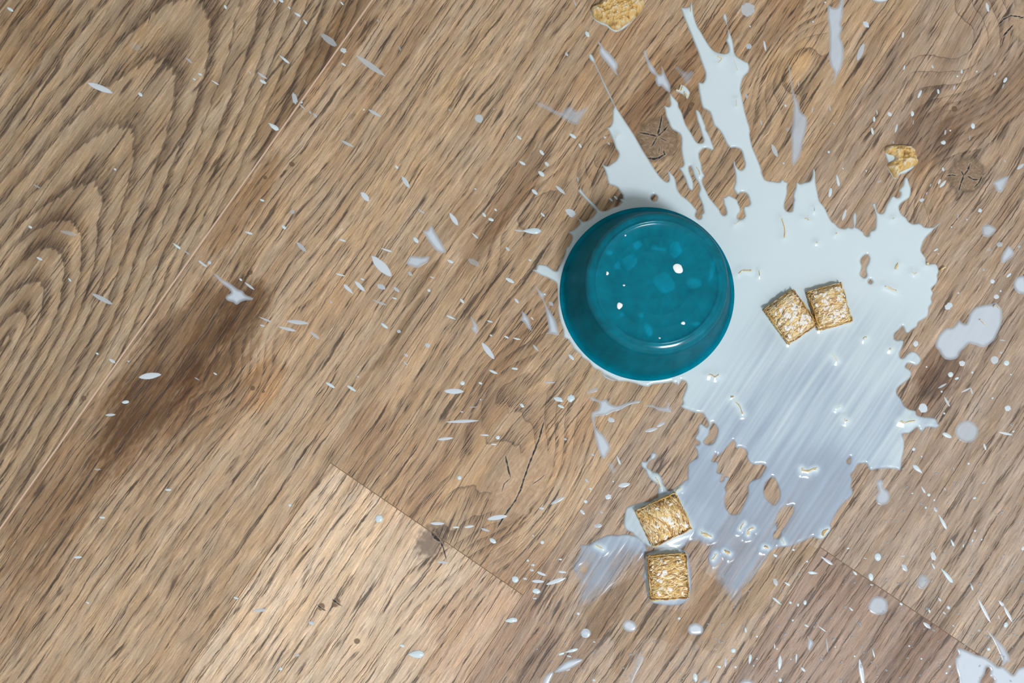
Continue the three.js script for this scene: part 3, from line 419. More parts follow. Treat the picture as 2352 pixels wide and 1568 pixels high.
{
  const cache = new Map(), D = (x, y) => { const k = Math.round(x * 8) * 65536 + Math.round(y * 8); let v = cache.get(k); if (!v) cache.set(k, v = depth(x, y)); return v; };
  const g = film(puddle, holes, {
    step: 2, colour: (x, y) => { const k = smooth(1.0, 0.72, D(x, y)[0]); return MILK.map((v, q) => mix(v, SKIM[q], k)); },
    lift: (s, x, y) => { const [v, up] = D(x, y); return 0.0011 * dome(s, 11) * (0.25 + 0.75 * v) + 0.0008 * up * clamp(s / 8) + 0.00003 * noise(x / 60, y / 60); },
    alpha: (s, x, y) => { const [v] = D(x, y); return clamp(v * (0.5 + 0.5 * smooth(0, 5, s)) * mix(smooth(0, 26, s), 1, smooth(0.3, 0.65, v))); },
  });
  const o = mesh('milk_puddle', g, milkMaterial);
  tag(o, 'large splashed puddle of white milk spreading right from under the overturned teal bowl', 'milk puddle');
}

// a watery film, nearly clear, wetting the boards under and below the lowest biscuits
{
  const wet = new THREE.MeshPhysicalMaterial({ name: 'watery film', color: new THREE.Color().setRGB(0.94, 0.92, 0.88), transmission: 1, thickness: 0, roughness: 0.05, ior: 1.34, specularIntensity: 1 });
  const g = film([line('px', 1336, 1392, 1350, 1430, 1336, 1462, 1362, 1468, 1400, 1462, 1412, 1490, 1404, 1530, 1420, 1548, 1446, 1520, 1462, 1470, 1500, 1462, 1546, 1478, 1560, 1452, 1600, 1480, 1650, 1500, 1676, 1462, 1700, 1436, 1760, 1396, 1770, 1360, 1810, 1318, 1850, 1290, 1880, 1262, 1840, 1250, 1780, 1290, 1700, 1330, 1640, 1330, 1600, 1300, 1590, 1390, 1540, 1400, 1480, 1390, 1476, 1320, 1430, 1340)], [], {
    step: 2, lift: (s, x, y) => 0.00006 * smooth(0, 14, s) * (1 + 0.4 * noise(x / 26, y / 26) + 0.16 * noise(x / 7, y / 7)), alpha: () => 1,
  });
  g.deleteAttribute('color');
  tag(mesh('watery_film', g, wet), 'thin watery film wetting the boards around and below the lowest wheat biscuit', 'wet patch');
}
// ------------------------------------------------------------------ the overturned bowl
const BOWL_H = 0.065, BP = at(1485.6, 674.5);
const RIM = 0.0603, FOOT = 0.0393;
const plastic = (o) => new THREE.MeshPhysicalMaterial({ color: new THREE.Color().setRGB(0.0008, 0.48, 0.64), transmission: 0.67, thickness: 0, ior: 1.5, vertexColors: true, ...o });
const tealBase = plastic({ name: 'translucent teal plastic, polished base', roughness: 0.12, specularIntensity: 0.4 }), teal = plastic({ name: 'translucent teal plastic, wall with shine cut', roughness: 0.3, specularIntensity: 0.02 });  // same plastic; wall reflections turned down so that it stays dark
const cloudy = (g, k) => { const p = g.attributes.position, c = new Float32Array(p.count * 3); for (let i = 0; i < p.count; i++) { const x = p.getX(i), z = p.getZ(i), v = 1 - k * (0.5 + 0.5 * noise(x * 90 + 3, z * 90) + 0.35 * noise(x * 260, z * 260 + 9) + 0.25 * noise(x * 700, z * 700)); c.set([v, v, v], i * 3); } g.setAttribute('color', new THREE.BufferAttribute(c, 3)); return g; };
{
  const t = thing('bowl', new THREE.Vector3(BP.x, 0, BP.z));
  tag(t, 'overturned translucent teal plastic bowl lying upside down in the spilt milk', 'bowl');
  const V = (r, y) => new THREE.Vector2(r, y), outer = new THREE.SplineCurve([V(0.0412, BOWL_H - 0.0013), V(0.0430, BOWL_H - 0.0018), V(0.0446, BOWL_H - 0.0029), V(0.0460, BOWL_H - 0.0052), V(0.0471, BOWL_H - 0.0095), V(0.0481, BOWL_H - 0.016), V(0.0512, 0.034), V(0.0551, 0.014), V(0.0572, 0.0062)]).getPoints(44);
  // from the middle of the base, over the foot ring, down the wall to the flared rim, then back up inside
  const base = [V(0.00001, BOWL_H - 0.0016), V(0.010, BOWL_H - 0.0016), V(0.0104, BOWL_H - 0.0013), V(0.0110, BOWL_H - 0.0016), V(0.0205, BOWL_H - 0.0016), V(0.0210, BOWL_H - 0.0012), V(0.0217, BOWL_H - 0.0016), V(0.0290, BOWL_H - 0.0016), V(0.0295, BOWL_H - 0.0012), V(0.0302, BOWL_H - 0.0016), V(0.0378, BOWL_H - 0.0015), V(0.0384, BOWL_H - 0.0004), V(FOOT, BOWL_H), V(0.0401, BOWL_H - 0.0003), V(0.0406, BOWL_H - 0.0012)];
  const lip = [V(0.0588, 0.0040), V(0.0600, 0.0028), V(RIM, 0.0016), V(RIM - 0.0001, 0.0006), V(RIM - 0.0008, 0.0002), V(RIM - 0.0018, 0.0006), V(0.0577, 0.0024), V(0.0560, 0.0052)];
  const inner = outer.slice(0, -3).filter((p) => p.y < BOWL_H - 0.003).reverse().map((p) => V(p.x - 0.0016, p.y - 0.0006));
  const close = [V(0.0398, BOWL_H - 0.0034), V(0.030, BOWL_H - 0.0034), V(0.00001, BOWL_H - 0.0034)];
  const fine = [0.005, 0.0145, 0.0175, 0.0255, 0.034].map((r) => V(r, BOWL_H - 0.0016)), flat = [...base, ...fine].sort((p, q) => p.x - q.x), shoulder = outer.slice(0, 17), side = outer.slice(16);
  mesh('base', cloudy(new THREE.LatheGeometry([...flat, ...shoulder], 160), 0.3), tealBase, t);
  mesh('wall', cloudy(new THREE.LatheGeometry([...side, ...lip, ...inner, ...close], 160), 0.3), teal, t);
  // milk still clinging to the inside of the base and spattered on the outside
  const clot = (x, y, h, w, d, turn, name, m) => {
    const p = at(x, y, h), g = new THREE.SphereGeometry(1, 40, 20), q = g.attributes.position;
    for (let i = 0; i < q.count; i++) { const f = 1 + 0.3 * noise(q.getX(i) * 0.8 + x * 0.37, q.getZ(i) * 0.8 + y * 0.37); q.setXYZ(i, q.getX(i) * f, q.getY(i), q.getZ(i) * f); }
    g.scale(w, name === 'inner_milk_drop' ? 0.0016 : 0.0007, d); g.computeVertexNormals();
    const o = mesh(name, g, m, t); o.position.set(p.x - BP.x, h, p.z - BP.z); o.rotation.y = turn; return o;
  };
  const inside = new THREE.MeshPhysicalMaterial({ name: 'milk inside bowl', color: new THREE.Color().setRGB(0.9, 0.94, 0.95), roughness: 0.4 });
  const hi = BOWL_H - 0.0036, spot = (x, y, w, d, a = 0) => clot(1200 + x / 2.904, 400 + y / 2.904, hi, w * MM, d * MM, -a * Math.PI / 180, 'inner_milk_drop', inside);
  spot(945, 725, 24, 20, 35); spot(1020, 505, 15, 17); spot(715, 585, 15, 17, 20); spot(634, 610, 9, 8); spot(768, 472, 9, 9); spot(1135, 725, 16, 13); spot(1262, 640, 6, 25, 12); spot(575, 520, 9, 6); spot(840, 1040, 14, 9, 60); spot(1155, 995, 12, 5); spot(880, 490, 8, 7); spot(930, 500, 12, 5); spot(660, 935, 7, 5, -40); spot(785, 940, 7, 6);
  const out = (x, y, h, w, d = w, a = 0) => clot(1200 + x / 2.904, 400 + y / 2.904, h, w * MM, d * MM, -a * Math.PI / 180, 'milk_drop', inside).scale.setScalar(1);
  out(1036, 628, BOWL_H - 0.0014, 10.5, 9.5); out(647, 876, BOWL_H - 0.0014, 6, 7); out(1072, 993, BOWL_H - 0.0014, 4, 4); out(676, 740, BOWL_H - 0.0014, 3, 2); out(490, 610, BOWL_H - 0.004, 3, 3); out(566, 660, BOWL_H - 0.0014, 3, 4); out(686, 408, BOWL_H - 0.0014, 2, 2); out(915, 1092, BOWL_H - 0.0014, 2.5, 2);
}
// ------------------------------------------------------------------ shredded wheat biscuits and crumbs
const wheat = new THREE.MeshPhysicalMaterial({ name: 'shredded wheat', color: 0xffffff, vertexColors: true, roughness: 0.5, ior: 1.4 });
const milkCoat = new THREE.MeshPhysicalMaterial({ name: 'milk on wheat', color: new THREE.Color().setRGB(0.8, 0.8, 0.78), roughness: 0.18, ior: 1.35 });
const WHEAT = [[0.72, 0.53, 0.24], [0.66, 0.45, 0.17], [0.78, 0.64, 0.38], [0.52, 0.31, 0.11], [0.8, 0.71, 0.5], [0.7, 0.46, 0.13], [0.36, 0.185, 0.07]];
const paint = (g, f) => { const p = g.attributes.position, c = new Float32Array(p.count * 3); for (let i = 0; i < p.count; i++) { const v = f(p.getX(i), p.getY(i), p.getZ(i)); c.set(v, i * 3); } g.setAttribute('color', new THREE.BufferAttribute(c, 3)); return g; };
const plain = (g) => { const o = g.index ? g.toNonIndexed() : g; for (const k of Object.keys(o.attributes)) if (!['position', 'normal', 'color'].includes(k)) o.deleteAttribute(k); return o; };
// a pillow crimped at both ends; shreds run across it
const pillowTop = (x, z, L, Wd, Hh) => { const u = Math.min(1, Math.abs(x) / (L / 2)), v = Math.min(1, Math.abs(z) / (Wd / 2)); return Hh * (0.34 + 0.66 * Math.pow(Math.max(0, 1 - Math.pow(u, 6)), 0.6) * Math.pow(Math.max(0, 1 - Math.pow(v, 2.6)), 0.55)); };
function biscuit(t, L, Wd, Hh, s, milky) {
  const old = seed; seed = s * 7919 + 13;
  const core = new RoundedBoxGeometry(L * 0.97, Hh * 0.9, Wd * 0.95, 10, Hh * 0.3), q = core.attributes.position;
  for (let i = 0; i < q.count; i++) {
    const x = q.getX(i), y = q.getY(i), z = q.getZ(i), top = pillowTop(x, z, L, Wd, Hh) - 0.0007, n = 0.0007 * noise(x * 900 + s, z * 240 + s) + 0.0006 * noise(x * 300, z * 500 + y * 500 + s * 3);
    q.setXYZ(i, x + n + 0.0011 * noise(z * 260 + s, y * 300), y > 0 ? y / (Hh * 0.45) * (top - Hh * 0.45) + Hh * 0.45 + n : y + Hh * 0.45, z + n + 0.0009 * noise(x * 240 + s * 5, y * 260));
  }
  core.computeVertexNormals();
  mesh('core', paint(core, (x, y, z) => { const n = noise(x * 1300 + s, z * 300), m = noise(x * 400, z * 400 + s); const a = WHEAT[n > 0.25 ? 3 : n > -0.2 ? 1 : 0], k = 0.85 + 0.25 * m; return [a[0] * k, a[1] * k, a[2] * k]; }), wheat, t);
  const shreds = [];
  for (let i = 0; i < 560; i++) {
    const x = rr(-L / 2, L / 2) * 0.985, span = rr(0.16, 0.62) * Wd, zc = rr(-0.5, 0.5) * (Wd - span * 0.7), skew = rr(-0.2, 0.2) + 0.1, r = rr(0.0002, 0.0006), pts = [];
    const wob = rr(0.0002, 0.0015), ph = rr(0, 9), sink = -rr(0.0001, 0.0007);
    for (let k = 0; k <= 5; k++) {
      const z = clamp(zc - span / 2 + span * k / 5, -Wd / 2 * 1.03, Wd / 2 * 1.03), xx = clamp(x + skew * (z - zc) + wob * Math.sin(ph + k * 1.4), -L / 2, L / 2);
      pts.push(new THREE.Vector3(xx, pillowTop(xx, z, L, Wd, Hh) + sink + 0.0003 * Math.sin(ph * 3 + k), z));
    }
    const g = plain(new THREE.TubeGeometry(new THREE.CatmullRomCurve3(pts), 7, r, 5)), c = WHEAT[Math.floor(rnd() * 7)], k = rr(1.0, 1.3), w = milky * rnd() * 0.35;
    shreds.push(paint(g, (px, py, pz) => { const m = 1 + 0.3 * noise(px * 700 + ph, pz * 700) - 0.45 * smooth(0.1, 0.6, noise(px * 420 + s, pz * 300)); return [mix(c[0] * k * m, 0.78, w), mix(c[1] * k * m, 0.74, w), mix(c[2] * k * m, 0.62, w)]; }));
  }
  for (let i = 0; i < 150; i++) {                   // shreds round the sides
    const end = i % 2, side = rnd() < 0.5 ? -1 : 1, y = rr(0.08, 0.62) * Hh, r = rr(0.00025, 0.0005), pts = [], ph = rr(0, 9), m0 = rr(-0.45, 0.45), len = rr(0.12, 0.4);
    for (let k = 0; k <= 5; k++) { const d = clamp(m0 + len * (k / 5 - 0.5), -0.5, 0.5), out = 0.0003 * Math.sin(ph + k * 1.3) + 0.0002; pts.push(end ? new THREE.Vector3(side * (L / 2 * 0.99 + out), y + 0.0008 * Math.sin(ph + k), d * Wd) : new THREE.Vector3(d * L, y + 0.0008 * Math.sin(ph + k * 0.8), side * (Wd / 2 * 0.98 + out))); }
    const g = plain(new THREE.TubeGeometry(new THREE.CatmullRomCurve3(pts), 7, r, 5)), c = WHEAT[Math.floor(rnd() * 7)];
    shreds.push(paint(g, () => [c[0] * 0.9, c[1] * 0.86, c[2] * 0.8]));
  }
  for (let i = 0; i < 60; i++) {                   // flat grains and chips lying among the shreds
    const x = rr(-0.47, 0.47) * L, z = rr(-0.46, 0.46) * Wd, g = plain(new THREE.IcosahedronGeometry(1, 1)), c = rnd() < 0.4 ? [0.82, 0.76, 0.62] : WHEAT[Math.floor(rnd() * 7)];
    g.scale(rr(0.0003, 0.0009), 0.0003, rr(0.0004, 0.0014)); g.rotateY(rr(-0.5, 0.5)); g.translate(x, pillowTop(x, z, L, Wd, Hh) + 0.0001, z); g.computeVertexNormals(); shreds.push(paint(g, () => c));
  }
  const sh = mesh('shreds', mergeGeometries(shreds), wheat, t); sh.userData.kind = 'stuff';
  const spots = [];
  for (let i = 0; i < 30 * milky; i++) {
    const x = rr(-0.4, 0.4) * L, z = rr(-0.4, 0.4) * Wd, n = 1 + Math.floor(rnd() * 5);
    for (let k = 0; k < n; k++) { const g = new THREE.SphereGeometry(1, 10, 6), ox = rr(-0.0016, 0.0016) * (k > 0), oz = rr(-0.002, 0.002) * (k > 0), a = rr(0.0005, 0.0015), b = rr(0.0005, 0.0017); g.scale(a, 0.0003, b); g.rotateY(rr(0, 3)); g.translate(x + ox, pillowTop(x + ox, z + oz, L, Wd, Hh) + 0.0002, z + oz); spots.push(plain(g)); }
  }
  if (spots.length) mesh('milk_coating', mergeGeometries(spots), milkCoat, t);
  seed = old;
}
const BL = ['tilted shredded wheat biscuit with milk on top, left of the pair in the puddle', 'squarer milk-flecked shredded wheat biscuit, right of the pair in the puddle', 'shredded wheat biscuit turned askew, above the other one below the bowl', 'upright golden shredded wheat biscuit, lowest of all in the spilt milk'];
BISCUITS.forEach((b, k) => {
  const t = thing('wheat_biscuit', b.p, -b.turn * Math.PI / 180);
  tag(t, BL[k], 'cereal'); biscuit(t, b.l * MM, b.w * MM, 0.0125, k + 1, [0.9, 0.9, 0.4, 0.3][k]);
});
// two broken pieces on the bare boards: craggy lumps
function broken(name, label, outline, hgt, s, rim) {
  const c = outline.reduce((a, p) => [a[0] + p[0] / outline.length, a[1] + p[1] / outline.length], [0, 0]), t = thing(name, new THREE.Vector3(WX(c[0]), 0, WZ(c[1])));
  tag(t, label, 'cereal');
  const bump = (x, y) => 0.5 * noise(x / 17 + s, y / 17) + 0.32 * noise(x / 8, y / 8 + s) + 0.2 * noise(x / 3.6 + s, y / 3.6);
  const g = film([outline], [], { step: 1, pad: 40, lift: (q, x, y) => hgt * dome(q, 20) * (0.72 + 0.42 * bump(x, y)), alpha: () => 1, colour: (x, y, q) => {
    const b = bump(x, y), n = noise(x / 5 + s, y / 7), gold = smooth(0.1, 0.5, n), cream = smooth(-0.05, 0.35, b), dk = smooth(-0.1, -0.5, b);
    return [0, 1, 2].map((k) => mix(mix(mix([0.68, 0.48, 0.2][k], [0.72, 0.63, 0.44][k], cream), [0.66, 0.39, 0.08][k], gold * 0.7), [0.3, 0.17, 0.06][k], dk * 0.8));
  } });
  g.translate(-WX(c[0]), 0, -WZ(c[1]));
  mesh('crumb_body', g, wheat, t);
  if (rim) { const r = film([rim], [], { step: 1.2, lift: (q) => 0.0009 * dome(q, 7), alpha: (q) => 0.55 + 0.4 * smooth(0, 4, q) }); r.translate(-WX(c[0]), 0, -WZ(c[1])); mesh('milk_rim', r, milkMaterial, t); }
}
broken('broken_biscuit', 'crumbled soggy piece of wheat biscuit cut by the top edge of the picture', line('B', 195, 120, 215, 85, 270, 60, 330, 20, 360, -40, 500, -120, 700, -90, 800, -30, 838, 45, 812, 120, 760, 190, 670, 270, 590, 320, 545, 360, 500, 372, 440, 350, 390, 305, 310, 275, 235, 228, 205, 180), 0.0105, 3, line('B', 192, 130, 300, 60, 780, 0, 790, 150, 720, 230, 620, 325, 560, 365, 490, 388, 430, 362, 380, 318, 310, 292, 235, 240, 200, 185));
broken('broken_biscuit', 'small broken wheat biscuit piece on bare boards above the right end of the puddle', line('D2', 330, 300, 345, 270, 400, 250, 450, 248, 520, 248, 590, 258, 640, 280, 650, 310, 665, 340, 668, 385, 680, 430, 650, 465, 600, 490, 540, 515, 480, 550, 452, 595, 425, 590, 400, 545, 370, 500, 355, 470, 375, 430, 425, 412, 432, 380, 410, 358, 365, 348, 335, 322), 0.009, 8, line('D2', 335, 320, 420, 340, 640, 420, 640, 480, 560, 540, 490, 560, 455, 600, 425, 600, 395, 550, 350, 470, 365, 430, 345, 370));
// crumbs of wheat lying in the milk
const DROPS = [];                                   // what is labelled together at the end: { o, f, w }
{
  crumbMeshes();
}
function crumbMeshes() {
  const named = [];
  CRUMBS.forEach((k, i) => {
    seed = 1000 + i * 97;
    const c = k.p.reduce((a, p) => [a[0] + p[0] / k.p.length, a[1] + p[1] / k.p.length], [0, 0]), y = 0.0017, parts = [];
    const strands = k.kind === 'strand' ? (k.w > 4 ? 3 : 2) : 4;
    for (let q = 0; q < strands; q++) {
      const r = k.w * MM * (k.kind === 'strand' ? 0.24 : 0.34) * rr(0.6, 1.1), pts = [];
      for (const p of k.p) pts.push(new THREE.Vector3(WX(p[0] - c[0] + 1176) + rr(-0.5, 0.5) * k.w * MM * 0.8, r * 0.6 + q * 0.00012, WZ(p[1] - c[1] + 784) + rr(-0.5, 0.5) * k.w * MM * 0.8));
      const a = pts[0].clone().lerp(pts[1], q ? rr(0, 0.3) : 0); pts[0].copy(a);
      const col = [[0.66, 0.5, 0.24], [0.56, 0.38, 0.16], [0.7, 0.58, 0.34], [0.76, 0.68, 0.48]][Math.floor(rnd() * 4)];
      parts.push(paint(plain(new THREE.TubeGeometry(new THREE.CatmullRomCurve3(pts), 10, r, 6)), (px, py, pz) => { const m = 1 + 0.35 * noise(px * 1500 + i, pz * 1500); return col.map((v) => v * m); }));
    }
    const o = mesh('wheat_crumb', mergeGeometries(parts), wheat); o.position.set(WX(c[0]), y, WZ(c[1]));
    DROPS.push({ o, f: c, kind: 'crumb', word: k.kind === 'strand' ? 'curled wheat shred' : 'wheat crumb', cat: 'crumb' });
  });
}
// a milk drop: domed, its outline an ellipse, a teardrop with its tail at the first point, or a ragged blot
const SPECK = [], QUEUE = [];
const drop = (...n) => { const k = CROP[n[0]][2]; QUEUE.push({ n, size: Math.max(Math.hypot(n[3] - n[1], n[4] - n[2]), n[5]) * n[5] / k / k }); };
function makeDrop(c, x0, y0, x1, y1, w, kind = 'e', thin = 0, own = true) {
  const k = CROP[c][2]; w /= k;
  let a = crop(c, x0, y0), b = crop(c, x1, y1); const L0 = Math.hypot(b[0] - a[0], b[1] - a[1]);
  if (L0 < w) { const m = [(a[0] + b[0]) / 2, (a[1] + b[1]) / 2], d = L0 > 0.5 ? [(b[0] - a[0]) / L0, (b[1] - a[1]) / L0] : [1, 0], h = Math.max(L0, w) / 2; a = [m[0] - d[0] * h, m[1] - d[1] * h]; b = [m[0] + d[0] * h, m[1] + d[1] * h]; }
  seed = Math.round(a[0] * 131 + a[1] * 17);
  const mid = [(a[0] + b[0]) / 2, (a[1] + b[1]) / 2], L = Math.hypot(b[0] - a[0], b[1] - a[1]), dx = (b[0] - a[0]) / L, dy = (b[1] - a[1]) / L, ph = rr(0, 90), N = L > 40 ? 40 : 26, M = 5;
  const rag = kind === 'b' ? 0.2 : 0.06, pos = [0, 0, 0], col = [], idx = [];
  const tall = (thin ? 0.00022 : 0.00016 + 0.14 * Math.min(w, 22) * MM), put = (u, v, h, al) => { pos.push((u * dx - v * dy) * MM, 0.00003 + h, (u * dy + v * dx) * MM); col.push(...(thin ? SKIM : MILK).map((q, k) => q * (thin ? [1.5, 1.34, 1.16][k] : 1.04)), al); };
  pos.length = 0; const A = thin ? (thin === 1 ? 0.66 : Math.min(0.9, thin * 1.1)) : 0.95;
  put(0, 0, tall, A);
  for (let m = 1; m <= M; m++) for (let n = 0; n < N; n++) {
    const t = n / N * Math.PI * 2, r = Math.sin(m / M * Math.PI / 2), u = Math.cos(t);
    const taper = kind === 't' ? 0.30 + 0.70 * Math.pow((u + 1) / 2, 0.85) * (1 + 0.2 * (1 - u)) : kind === 's' ? Math.pow(Math.max(0, 1 - u * u), 0.22) : 1;
    const wob = 1 + rag * noise(Math.cos(t) * 1.6 + ph, Math.sin(t) * 1.6) + rag * 0.6 * noise(Math.cos(t) * 4 + ph, Math.sin(t) * 4 + 7);
    put(u * L / 2 * r * wob, Math.sin(t) * w / 2 * taper * r * wob, tall * Math.sqrt(Math.max(0, 1 - r * r)), A * (m === M ? 0.45 : m === M - 1 ? 0.85 : 1));
  }
  for (let n = 0; n < N; n++) { const q = (n + 1) % N; idx.push(0, 1 + q, 1 + n); for (let m = 0; m < M - 1; m++) { const i0 = 1 + m * N; idx.push(i0 + n, i0 + q, i0 + N + n, i0 + q, i0 + N + q, i0 + N + n); } }
  const g = new THREE.BufferGeometry(); g.setAttribute('position', new THREE.Float32BufferAttribute(pos, 3)); g.setAttribute('color', new THREE.Float32BufferAttribute(col, 4)); g.setIndex(idx); g.computeVertexNormals();
  const y0_ = mid[0] * UC[0] + mid[1] * UC[1] < S1 - 3 ? SPECS[0].lip : 0;   // the leftmost board stands a little proud
  if (!own) { g.translate(WX(mid[0]), y0_, WZ(mid[1])); SPECK.push(g); return; }
  const o = mesh('milk_drop', g, milkMaterial); o.position.set(WX(mid[0]), y0_, WZ(mid[1]));
  const ratio = L / w, word = (thin ? 'faint ' : '') + (kind === 't' ? 'tailed' : kind === 'b' ? 'ragged' : ratio > 3.2 ? 'thin' : ratio > 1.5 ? 'oval' : 'round') + (ratio > 3.2 && kind !== 't' && kind !== 'b' ? ' milk streak' : ' milk drop');
  DROPS.push({ o, f: mid, kind: 'drop', word, cat: 'milk drop' });
}
// larger splashes, each traced
function splash(label, c, pts, thin = 0, tall = 0.0007, edge = 9) {
  const p = line(c, ...pts), m = p.reduce((a, q) => [a[0] + q[0] / p.length, a[1] + q[1] / p.length], [0, 0]);
  const g = film([p], [], { step: 1.2, lift: (s) => (thin ? 0.4 : 1) * tall * dome(s, edge), colour: () => (thin ? SKIM : MILK).map((q, k) => q * (thin ? [1.42, 1.28, 1.14][k] : 1.04)), alpha: (s, x, y) => {
    const a = x * UA[0] + y * UA[1], q = x * UC[0] + y * UC[1], base = thin || 0.95, st = noise(q / 11, a / 120) * 0.08 * (1 - base) * 2;
    return clamp((base + st) * (0.4 + 0.6 * smooth(0, thin ? 9 : 4, s)));
  } });
  g.translate(-WX(m[0]), 0, -WZ(m[1]));
  const o = mesh('milk_splash', g, milkMaterial); o.position.set(WX(m[0]), 0, WZ(m[1])); return tag(o, label, 'milk splash');
}
splash('forked ragged milk splash just above the dark knot, left of the longest puddle arm', 'B', [855, 600, 865, 650, 890, 710, 920, 770, 960, 820, 990, 880, 1030, 890, 1046, 845, 1036, 800, 1050, 800, 1066, 835, 1085, 880, 1105, 930, 1130, 980, 1150, 1030, 1150, 1085, 1140, 1110, 1110, 1100, 1080, 1075, 1040, 1035, 1000, 1036, 975, 1000, 965, 950, 970, 910, 940, 890, 905, 860, 880, 810, 865, 750, 840, 680, 822, 620, 836, 603], 0.86);
splash('spindle of milk lying just below the crumbled biscuit at the top edge', 'B', [285, 497, 312, 522, 350, 570, 400, 620, 440, 660, 480, 710, 515, 760, 518, 810, 502, 850, 520, 912, 490, 890, 450, 840, 410, 790, 370, 740, 330, 690, 292, 632, 290, 590, 303, 560, 281, 522], 0.88);
splash('smeared faint milk patch right of the forked splash near the dark knot', 'B', [1195, 800, 1260, 810, 1330, 860, 1400, 845, 1440, 885, 1410, 930, 1380, 1000, 1330, 1010, 1280, 920, 1220, 850], 0.32);
splash('milk-coated wheat flake on the boards above the knot with crossed cracks', 'B', [1205, 1095, 1258, 1042, 1300, 1015, 1352, 1058, 1385, 1110, 1374, 1160, 1346, 1192, 1302, 1142, 1250, 1116], 0, 0.0012);
splash('long pale vertical milk splash crossing the top edge right of the puddle arm', 'U1', [790, 45, 830, 65, 868, 66, 890, 30, 905, -20, 938, -20, 932, 60, 925, 150, 910, 220, 922, 255, 906, 330, 926, 390, 936, 450, 930, 540, 910, 620, 872, 690, 834, 778, 848, 660, 815, 600, 796, 520, 800, 400, 800, 280, 790, 200, 782, 150], 0.8);
splash('long faint milk splash with a crumb, right of the top puddle arm', 'U1', [440, 560, 458, 680, 478, 800, 502, 870, 532, 930, 548, 1000, 600, 1050, 608, 1110, 590, 1200, 566, 1290, 545, 1400, 480, 1492, 456, 1440, 460, 1330, 455, 1200, 470, 1100, 475, 950, 468, 860, 450, 740, 434, 600], 0.66);
splash('white milk drop cut by the top edge right of the long vertical splash', 'U1', [1180, -60, 1330, -60, 1332, 0, 1300, 20, 1250, 27, 1205, 18, 1180, 0], 0, 0.003, 14);
splash('stubby upright milk splash left of the middle of the floor', 'Y1', [362, 445, 385, 490, 410, 530, 440, 580, 472, 642, 440, 656, 400, 640, 370, 605, 340, 565, 312, 520, 297, 489, 330, 485], 0.9);
splash('flat sideways milk splash under the stubby upright one left of the bowl', 'Y1', [200, 680, 240, 678, 290, 685, 346, 680, 335, 725, 300, 745, 260, 768, 220, 760, 173, 736], 0.82);
splash('hooked milk splash with a yellow speck, far left of the bowl', 'Y1', [655, 1130, 690, 1170, 713, 1215, 700, 1263, 672, 1240, 657, 1216, 674, 1203, 665, 1170], 0.92);
splash('notched spindle of milk closest to the bowl on its lower left', 'Y1', [1040, 1090, 1075, 1120, 1096, 1155, 1116, 1237, 1085, 1220, 1060, 1180, 1031, 1160, 1043, 1130], 0.92);
splash('long running milk splash beside the left rim of the teal bowl', 'Y1', [1140, 890, 1165, 925, 1195, 950, 1226, 965, 1206, 985, 1216, 1030, 1246, 1080, 1290, 1150, 1306, 1200, 1322, 1270, 1290, 1271, 1255, 1262, 1214, 1263, 1243, 1246, 1238, 1200, 1225, 1120, 1216, 1065, 1198, 1012, 1174, 982, 1154, 936], 0.9);
splash('comet-shaped milk splash with a knobbly tail on the dark streaked board', 'X2', [410, 475, 450, 490, 485, 525, 530, 545, 580, 580, 620, 610, 660, 625, 690, 660, 748, 686, 735, 706, 690, 708, 650, 720, 610, 746, 580, 725, 535, 712, 515, 690, 525, 665, 560, 642, 545, 612, 500, 577, 470, 547, 436, 512], 0.86);
splash('smeared grey milk patch on the boards upper left of the bowl', 'Y3', [780, 345, 850, 350, 930, 385, 1000, 430, 1060, 440, 1110, 398, 1170, 390, 1220, 430, 1320, 390, 1330, 420, 1290, 480, 1230, 580, 1160, 570, 1100, 540, 1040, 500, 970, 465, 890, 420, 820, 390], 0.48);
splash('L-shaped milk splash with a long drip, just below the bowl', 'W7', [1430, 200, 1470, 215, 1520, 236, 1580, 225, 1610, 265, 1680, 285, 1760, 260, 1850, 240, 1900, 235, 1885, 262, 1800, 277, 1700, 330, 1640, 345, 1580, 376, 1482, 388, 1470, 430, 1485, 490, 1520, 530, 1560, 565, 1600, 630, 1616, 680, 1590, 730, 1560, 776, 1520, 745, 1500, 690, 1480, 610, 1465, 540, 1455, 460, 1435, 386, 1450, 342, 1500, 320, 1510, 262, 1450, 240, 1425, 216], 0.86);
splash('faint milk blot between the bowl rim and the L-shaped splash', 'W7', [1393, 160, 1440, 130, 1490, 114, 1502, 150, 1450, 170, 1402, 174], 0.66);
splash('forked sprig of milk between the L-shaped splash and the puddle', 'W7', [1920, 290, 2000, 275, 2040, 295, 2130, 300, 2140, 258, 2158, 255, 2165, 300, 2180, 346, 2130, 346, 2060, 330, 2000, 300], 0.84);
splash('faint branching milk smear below the L-shaped splash', 'W7', [1590, 820, 1632, 814, 1662, 880, 1640, 912, 1608, 872], 0.5);
splash('large oval milk splash with two crumbs right of the puddle', 'E2', [385, 543, 402, 562, 435, 570, 460, 500, 500, 455, 560, 438, 620, 430, 655, 424, 690, 460, 698, 510, 690, 580, 665, 640, 640, 690, 600, 725, 560, 746, 520, 735, 460, 720, 430, 745, 395, 780, 375, 820, 330, 836, 285, 830, 255, 800, 240, 770, 214, 740, 220, 690, 250, 640, 290, 605, 330, 600, 360, 575], 0.84, 0.001);
splash('large round faint milk disc below the oval splash at the right', 'E2', [440, 1265, 490, 1285, 525, 1325, 520, 1375, 490, 1420, 440, 1432, 390, 1415, 358, 1375, 355, 1325, 390, 1285], 0.66);
splash('round milk blot cut by the right edge of the picture', 'E2', [776, 285, 800, 240, 860, 233, 880, 350, 820, 359, 784, 326], 0.9);
splash('kite-shaped milk blot right of the round cracked knot', 'D2', [1476, 645, 1520, 612, 1648, 568, 1602, 690, 1575, 742, 1520, 736, 1495, 680], 0.8);
